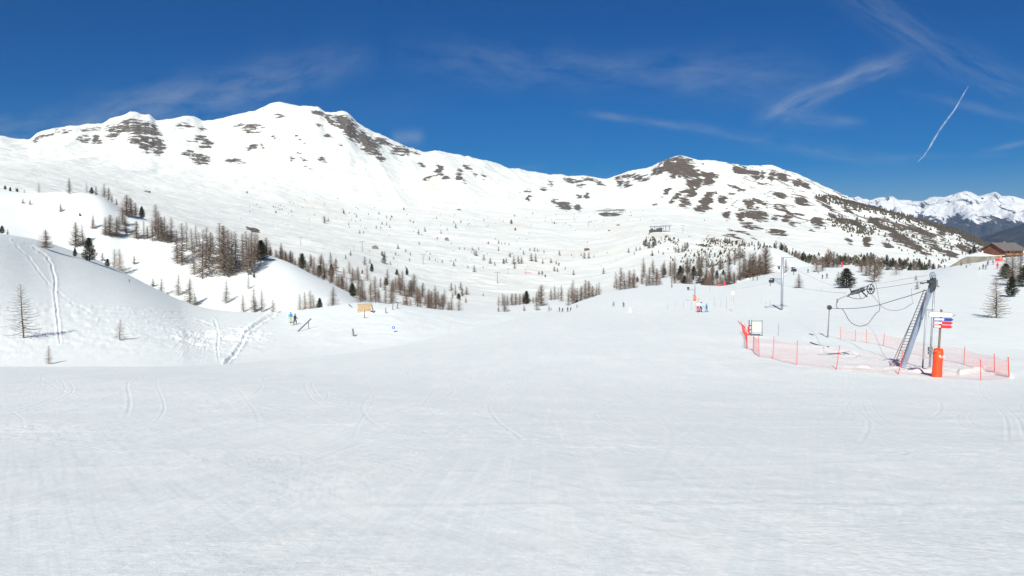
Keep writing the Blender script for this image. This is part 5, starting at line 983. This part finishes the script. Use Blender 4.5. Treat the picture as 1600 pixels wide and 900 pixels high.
for s_ in (-1, 1):
    y_e = s_*(Dc/2+1.0); z_e = He-(Hr-He)*1.0/(Dc/2); b.add([(-Wc/2-.7, 0, Hr), (Wc/2+.7, 0, Hr), (Wc/2+.7, y_e, z_e), (-Wc/2-.7, y_e, z_e), (-Wc/2-.7, 0, Hr+.16), (Wc/2+.7, 0, Hr+.16), (Wc/2+.7, y_e, z_e+.16), (-Wc/2-.7, y_e, z_e+.16)], [(0,1,2,3), (7,6,5,4), (0,4,5,1), (1,5,6,2), (2,6,7,3), (3,7,4,0)])
rf = b.build('roof', M['rooft'], r)
b = MB(); b.box(1.2, 1.7, .6, 1.1, 3.5, 4.8); b.build('chimney', M['concrete'], rf)
b = MB(); b.box(-Wc/2+.3, Wc/2-.2, -Dc/2-.95, -Dc/2-.01, .55, .68); b.box(-Wc/2+.3, Wc/2-.2, -Dc/2-.95, -Dc/2-.88, .7, 1.12)
for i in range(6): x_ = -Wc/2+.4+i*(Wc-.8)/5; b.box(x_-.06, x_+.06, -Dc/2-.99, -Dc/2-.955, -.6, 2.0)
b.build('balcony', M['balc'], r)
for i in range(4):
    x_ = -Wc/2+.9+i*1.95; b = MB(); b.box(x_, x_+1.15, -Dc/2-.05, -Dc/2-.003, .95, 2.05); w_ = b.build('window', M['balc'], r); b = MB(); b.box(x_+.1, x_+1.05, -Dc/2-.07, -Dc/2-.053, 1.03, 1.97); b.build('pane', M['glass'], w_)
b = MB(); b.box(-Wc/2+2.4, -Wc/2+3.4, -Dc/2-.05, -Dc/2-.003, -1.4, .45); b.build('door', M['balc'], r)
YB = 233; p = P(1561, 409.5, 200, 245); r = empty('orange_barrier', p, label='bright orange padded barrier in front of the chalet wall', cat='barrier')
b = MB(); b.box(-1.0, .9, -.1, .1, .25, .95); o = b.build('banner', M['red'], r); b = MB(); b.box(.1, .5, -.16, -.11, .3, 1.6); b.build('safety_pad', M['orangepale'], r)
for x_ in (-.95, .85): b = MB(); b.tube([(x_,0,-.3), (x_,0,1.3)], .04, 6); b.build('post', M['grey'], r)
p = A(1594, 398, 262); r = empty('small_hut', p, label='little pale terrace kiosk with an ochre top cut by the right edge', cat='kiosk'); b = MB(); b.box(-1.6, 2, -1.2, 1.2, -2, 1.2); b.build('wall', M['parasol'], r); b = MB(); b.prism([(-1.9,1.2),(2.3,1.2),(.2,2.3)], -1.4, 1.4); b.build('roof', M['yellow'], r)
# mid-station
p = P(1030, 362, 900, 2500); s0 = p.y/F; r = empty('lift_station', p, label='far lift station with two flat roofs on a rise in the basin', cat='lift station')
def bx(b, u0, u1, z0, z1, y0, y1, mi=0): return b.box((u0-1030)*s0, (u1-1030)*s0, y0, y1, z0*s0, z1*s0, mi)
b = MB(); bx(b, 1015, 1031.5, -1, 3.0, -6, 6); bx(b, 1026, 1034, 3.0, 5.2, -5, 5); bx(b, 1017, 1020, 3, 5, -4, 4); bx(b, 1031.5, 1034, 0, 6.3, -3, 3); b.build('engine_room', M['dark'], r)
b = MB(); bx(b, 1016, 1031.5, 7.2, 8.3, -8, 8); b.build('roof', M['grey'], r); b = MB(); bx(b, 1033, 1047.5, 8.3, 9.4, -8, 8); b.build('roof', M['grey'], r)
b = MB()
for u_ in (1017, 1023, 1030, 1036, 1040, 1046): bx(b, u_-.3, u_+.3, -1, 8.3 if u_ > 1031 else 7.2, -.5, .5)
b.build('columns', M['grey'], r)
def hut(u, v, w, h, y0, lab, m_='oldwood', flat=True, y1=3600):
    p = P(u, v, y0, y1); s_ = p.y/F; W_ = w*s_; H2 = h*s_; r = empty('hut', p, label=lab, cat='hut'); b = MB(); b.box(-W_/2, W_/2, -W_*.3, W_*.3, -.5*H2, H2*.8); b.build('wall', M[m_], r)
    b = MB(); b.prism([(-W_*.55, H2*.8), (W_*.55, H2*.8), (0, H2*(1.0 if flat else 1.4))], -W_*.35, W_*.35); b.build('roof', M['rooft'], r)
hut(917, 391.5, 8, 4, 900, 'low brown hut beside the wide piste in the basin', 'planks'); hut(698, 376, 6, 4, 900, 'small brown cabin alone in the basin', 'oldwood', False)
hut(717, 328.5, 6, 2, 1200, 'tiny dark hut high in the basin'); hut(966, 352.5, 5, 2, 1200, 'tiny dark cabin left of the lift station'); hut(952, 361, 4, 2, 1000, 'tiny dark box on the piste left of the lift station')
hut(1063, 247.5, 8, 3, 3000, 'tiny summit station on the peak of the right mountain', 'grey'); hut(1098, 257, 4, 2, 3000, 'tiny hut right of the summit station'); hut(230, 300.5, 8, 2.5, 1200, 'tiny lift hut on the left mountain slope'); hut(586, 389, 9, 4, 400, 'snow covered shelter at the edge of the brown wood', 'oldwood', False, 1400)
belts = []
def long_fence(pts, lab, m_='netred', y0=900):
    q = [P(u, v, y0, 3600) for u, v in pts]; org = q[0].copy(); b = MB()
    for a_, c_ in zip(q, q[1:]): b.tube([a_-org+Vector((0,0,.8)), c_-org+Vector((0,0,.8))], .3, 4)
    o = b.build('race_net', M[m_], None, False, org); tag(o, lab, 'net')
long_fence([(867,343),(880,343.5),(896,344)], 'thin red race net stretched across the upper basin')
long_fence([(820,427),(830,427.5)], 'short red net low in the basin', y0=400)

# ------------------------------------------------------------------ people
def body_mesh(pose, seed=0):
    """continuous skinned body, z up, facing -y; returns mesh with face material: 0 jacket 1 trousers 2 skin 3 boots/gloves"""
    st = dict(stand=(.0, .10, .0), ski=(.10, .16, .28), wide=(.0, .26, .05), walk=(.05, .12, .1))[pose]
    crouch, foot, bend = st; z = lambda q: q*(1-crouch)
    V = [(0,0,z(.95)), (0,-bend*.3,z(1.12)), (0,-bend*.7,z(1.38)), (0,-bend*.85,z(1.50)), (0,-bend*1.0,z(1.60)), (0,-bend*1.05-.01,z(1.72)),
         (.10,0,z(.92)), (foot*.95+.03,-.04-crouch*1.2,z(.50)), (foot,.03,.10), (foot+.01,-.16,.05),
         (-.10,0,z(.92)), (-foot*.95-.03,-.04-crouch*1.2+(.12 if pose == 'walk' else 0),z(.50)), (-foot,.03+(.2 if pose == 'walk' else 0),.10), (-foot-.01,-.16+(.2 if pose == 'walk' else 0),.05),
         (.19,-bend*.75,z(1.42)), (.29,-bend*.75+.02,z(1.16)), (.33,-bend*.75-.20,z(1.02)), (.34,-bend*.75-.28,z(1.03)),
         (-.19,-bend*.75,z(1.42)), (-.29,-bend*.75+.02,z(1.16)), (-.33,-bend*.75-.20,z(1.02)), (-.34,-bend*.75-.28,z(1.03))]
    E = [(0,1),(1,2),(2,3),(3,4),(4,5),(0,6),(6,7),(7,8),(8,9),(0,10),(10,11),(11,12),(12,13),(2,14),(14,15),(15,16),(16,17),(2,18),(18,19),(19,20),(20,21)]
    Rr = [q_*(1.22 if i_ not in (3,4,5) else 1.05) for i_, q_ in enumerate([.16,.15,.17,.065,.10,.085,.11,.078,.065,.055,.11,.078,.065,.055,.075,.06,.05,.045,.075,.06,.05,.045])]
    me = bpy.data.meshes.new('b'); me.from_pydata(V, E, []); ob = bpy.data.objects.new('b', me); C.objects.link(ob)
    ob.modifiers.new('s', 'SKIN'); 
    for i, rr in enumerate(Rr): sv = me.skin_vertices[0].data[i]; sv.radius = (rr, rr*.85); sv.use_root = (i == 0)
    ob.modifiers.new('d', 'SUBSURF').levels = 1
    out = bpy.data.meshes.new_from_object(ob.evaluated_get(bpy.context.evaluated_depsgraph_get())); bpy.data.objects.remove(ob)
    out.materials.clear(); mi = []
    for f in out.polygons:
        c = f.center; zt = z(1.0)
        if c.z > z(1.54): m = 2
        elif abs(c.x) > .285 and c.z < z(1.2) and c.y < -bend*.75-.16 and c.z > .8*(1-crouch): m = 3
        elif c.z < .15: m = 3
        elif c.z < zt and abs(c.x) < .27+foot*.2 and not (abs(c.x) > .25 and c.z > z(.9)): m = 1
        else: m = 0
        mi.append(m)
    out.polygons.foreach_set('material_index', mi); out.polygons.foreach_set('use_smooth', [True]*len(mi)); out['bend'] = bend; out['foot'] = foot; out['ht'] = z(1.72); return out
BODIES = {k: body_mesh(k) for k in ('stand', 'ski', 'wide', 'walk')}
bpy.context.view_layer.update()
def person(u, v, h, jc, tc_, label, pose='stand', rz=0, helmet=(.05,.05,.06), group=None, y0=0, y1=1e9, skis=True, poles=True, boot=(.04,.04,.045)):
    p = P(u, v, y0, y1); hh = hm(p, h); sc = hh/1.82; src = BODIES[pose]; bend = src['bend']; ht = src['ht']
    r = empty('person', p, rz, label=label, cat='person', group=group)
    mis = np.empty(len(src.polygons), np.int32); src.polygons.foreach_get('material_index', mis)
    me = src.copy(); me.materials.clear()
    for m in (cloth(jc), cloth(tc_), M['skin'], cloth(boot)): me.materials.append(m)
    me.polygons.foreach_set('material_index', mis)
    o = bpy.data.objects.new('body', me); C.objects.link(o); o.parent = r
    hc = Vector((0, -bend*1.03, ht-.03))
    b = MB(); n = 10; vs = []; fs = []
    for i in range(5):
        ph = i/4*math.pi*.5
        for j in range(n): t = j/n*2*math.pi; vs.append((hc.x+.125*math.cos(ph)*math.cos(t), hc.y+.02+.14*math.cos(ph)*math.sin(t), hc.z-.01+.135*math.sin(ph)))
    for i in range(4):
        for j in range(n): fs.append((i*n+j, i*n+(j+1) % n, (i+1)*n+(j+1) % n, (i+1)*n+j))
    b.add(vs, fs); b.build('helmet', cloth(helmet), r, True)
    b = MB(); b.box(-.09, .09, hc.y-.125, hc.y-.07, hc.z-.075, hc.z-.015); b.build('goggles', M['glass'], r)
    fx = src['foot']
    if skis:
        for s_ in (-1, 1): b = MB(); b.box(s_*fx-.045, s_*fx+.045, -.85, .75, .0, .025); b.add([(s_*fx-.045,-.85,0),(s_*fx+.045,-.85,0),(s_*fx,-1.0,.10),(s_*fx-.045,-.85,.025),(s_*fx+.045,-.85,.025)], [(0,1,2), (3,2,4), (0,2,3), (1,4,2)]); b.build('ski', cloth((.08,.08,.1)), r)
    if poles and pose in ('ski', 'stand', 'walk'):
        for s_ in (-1, 1): b = MB(); hp = Vector((s_*.34, -bend*.75-.27, ht*.62)); b.tube([hp+Vector((0,-.02,.05)), Vector((s_*.42, hp.y+(.35 if pose == 'ski' else -.05), .02 if pose != 'ski' else .25))], .012, 5); b.build('ski_pole', M['grey'], r)
    r.scale = (sc,)*3; return r
K_ = (.02,.02,.025); NB = (.03,.04,.12); WH = (.75,.76,.78)
person(454.5, 504.5, 17, (.02,.22,.55), (.38,.48,.05), 'skier in a blue jacket and lime trousers left of the slide rail', 'stand', .4, (.02,.3,.6), y0=120, y1=178)
person(461, 507.5, 17.5, K_, (.06,.05,.09), 'skier all in black just left of the slide rail', 'wide', 2.6, y0=110, y1=178)
person(1090.3, 487.8, 17.5, (.70,.62,.64), (.50,.01,.05), 'skier in white and bright red trousers at the left of the group of three', 'stand', 2.9, (.3,.3,.33), y0=100, y1=160)
person(1095, 487.5, 17, (.45,.68,.78), (.04,.04,.12), 'skier in a pale blue jacket and black trousers between the other two of the group', 'walk', .5, (.08,.03,.04), y0=100, y1=160)
person(1104.2, 487.3, 13, (.01,.22,.50), (.01,.20,.46), 'child skier dressed all in blue beside the two taller ones of the group', 'wide', -1.2, (.01,.2,.45), y0=100, y1=160)
GP = 'skiers in the row below the larches'
LP = 'distant skier in dark clothes in the row standing below the larches'
for u, v, h, c in ((858,485.5,8,(.05,.07,.2)), (861,480,5,K_), (874,487,7.5,K_), (878.5,487.5,7.5,K_), (887,487,7.5,(.06,.06,.1)), (891,486,7.5,K_)): person(u, v, h, c, K_, LP, tr_.choice(('stand', 'ski')), tr_.uniform(0, 6), group=GP, y0=150, y1=240)
person(901.5, 481.3, 5.5, (.5,.02,.03), (.3,.02,.03), 'distant skier in red right of the row of dark skiers', y0=150, y1=240)
person(958.5, 478.5, 9, (.3,.32,.38), K_, 'skier in grey on the middle of the piste', 'ski', 2.8, y0=120, y1=200)
person(974.5, 479.5, 9, (.04,.14,.38), K_, 'skier in a blue jacket right of the skier in grey', 'ski', 3.4, y0=120, y1=200)
person(1049.7, 449.7, 6, K_, K_, 'lone dark skier at the crest left of the padded pylon', y0=180, y1=250)
for u, v, h in ((928,465,4), (931,463,4)): person(u, v, h, K_, K_, 'tiny dark skier on the crest beside the larch belt', group='pair on the crest', y0=180, y1=250)
for u, v, h in ((1176.5,438.5,7), (1183,438,7)): person(u, v, h, K_, K_, 'dark skier in the pair below the big bushy larch', 'stand', 1, group='pair below the bushy larch', y0=180, y1=270)
person(1262.5, 426.3, 6.5, K_, K_, 'lone dark skier near the crest right of the large pylon', y0=200, y1=290)
person(1278.5, 427, 6, (.3,.3,.33), K_, 'skier in grey near the crest between the lone one and the pair', y0=200, y1=290)
for u, v, h in ((1285,435.5,7), (1292,434.8,8)): person(u, v, h, K_, (.1,.1,.12), 'dark skier in the pair above the haul rope', 'stand', .3, group='pair above the haul rope', y0=180, y1=270)
LR = [(1502,415.5,7,(.45,.03,.03),K_,'skier in a red top at the foot of the retaining wall'), (1510,418.7,6,(.2,.3,.3),K_,'skier in dull green below the wall'), (1516,414.5,5,(.4,.3,.25),K_,'tiny skier in brown against the retaining wall'), (1530.6,421.7,5.5,(.5,.1,.08),K_,'child skier in a red jacket at the left of the group below the wall'), (1536,420.5,8.5,(.03,.10,.16),K_,'skier in dark teal in the group below the wall'), (1540.3,421,8.5,(.25,.25,.2),(.15,.2,.12),'skier in khaki in the group below the wall'), (1543,415,9,(.05,.12,.35),K_,'skier in a blue jacket standing behind the group'), (1552,413.5,8.5,(.55,.12,.12),(.2,.25,.5),'skier with a red jacket and blue trousers left of the orange barrier'), (1558.4,420.5,10.5,(.55,.02,.05),(.5,.02,.05),'skier all in bright red below the orange barrier'), (1476,419.3,6,K_,K_,'dark skier alone left of the retaining wall'), (1597,406,7,(.02,.25,.5),(.02,.25,.5),'person in bright blue on the terrace at the right edge')]
for u, v, h, a_, c_, lab in LR: person(u, v, h, a_, c_, lab, tr_.choice(('stand', 'ski', 'walk')), tr_.uniform(0, 6), y0=150, y1=245)

# contrail high in the air, far outside the haze
pts = [A(u, v, 42000) for u, v in ((1434,253),(1444,243),(1452,231),(1460,217),(1466,207),(1473,196),(1483,183),(1492,171),(1500,157),(1508,143),(1513,135))]
m, t, pb = newmat('contrail_ice'); pb.inputs['Base Color'].default_value = (.95, .95, .95, 1); pb.inputs['Roughness'].default_value = 1; pb.inputs['Specular IOR Level'].default_value = 0
lw = t.nodes.new('ShaderNodeLayerWeight'); lw.inputs[0].default_value = .5; tcn = t.nodes.new('ShaderNodeTexCoord')
al = tm(t, 'MULTIPLY', mr(t, lw.outputs['Facing'], .95, .1, 0, .24), mr(t, nz(t, tcn.outputs['Object'], .0030, 6, .7), .36, .62, .1, 1)); t.links.new(al, pb.inputs['Alpha'])
org = pts[0].copy(); b = MB(); b.tube([q-org for q in pts], [26, 36, 50, 55, 50, 56, 50, 42, 38, 30, 20], 16, cap=False); o = b.build('contrail', m, None, True, org); tag(o, 'short white aircraft contrail slanting across the blue sky', 'contrail')
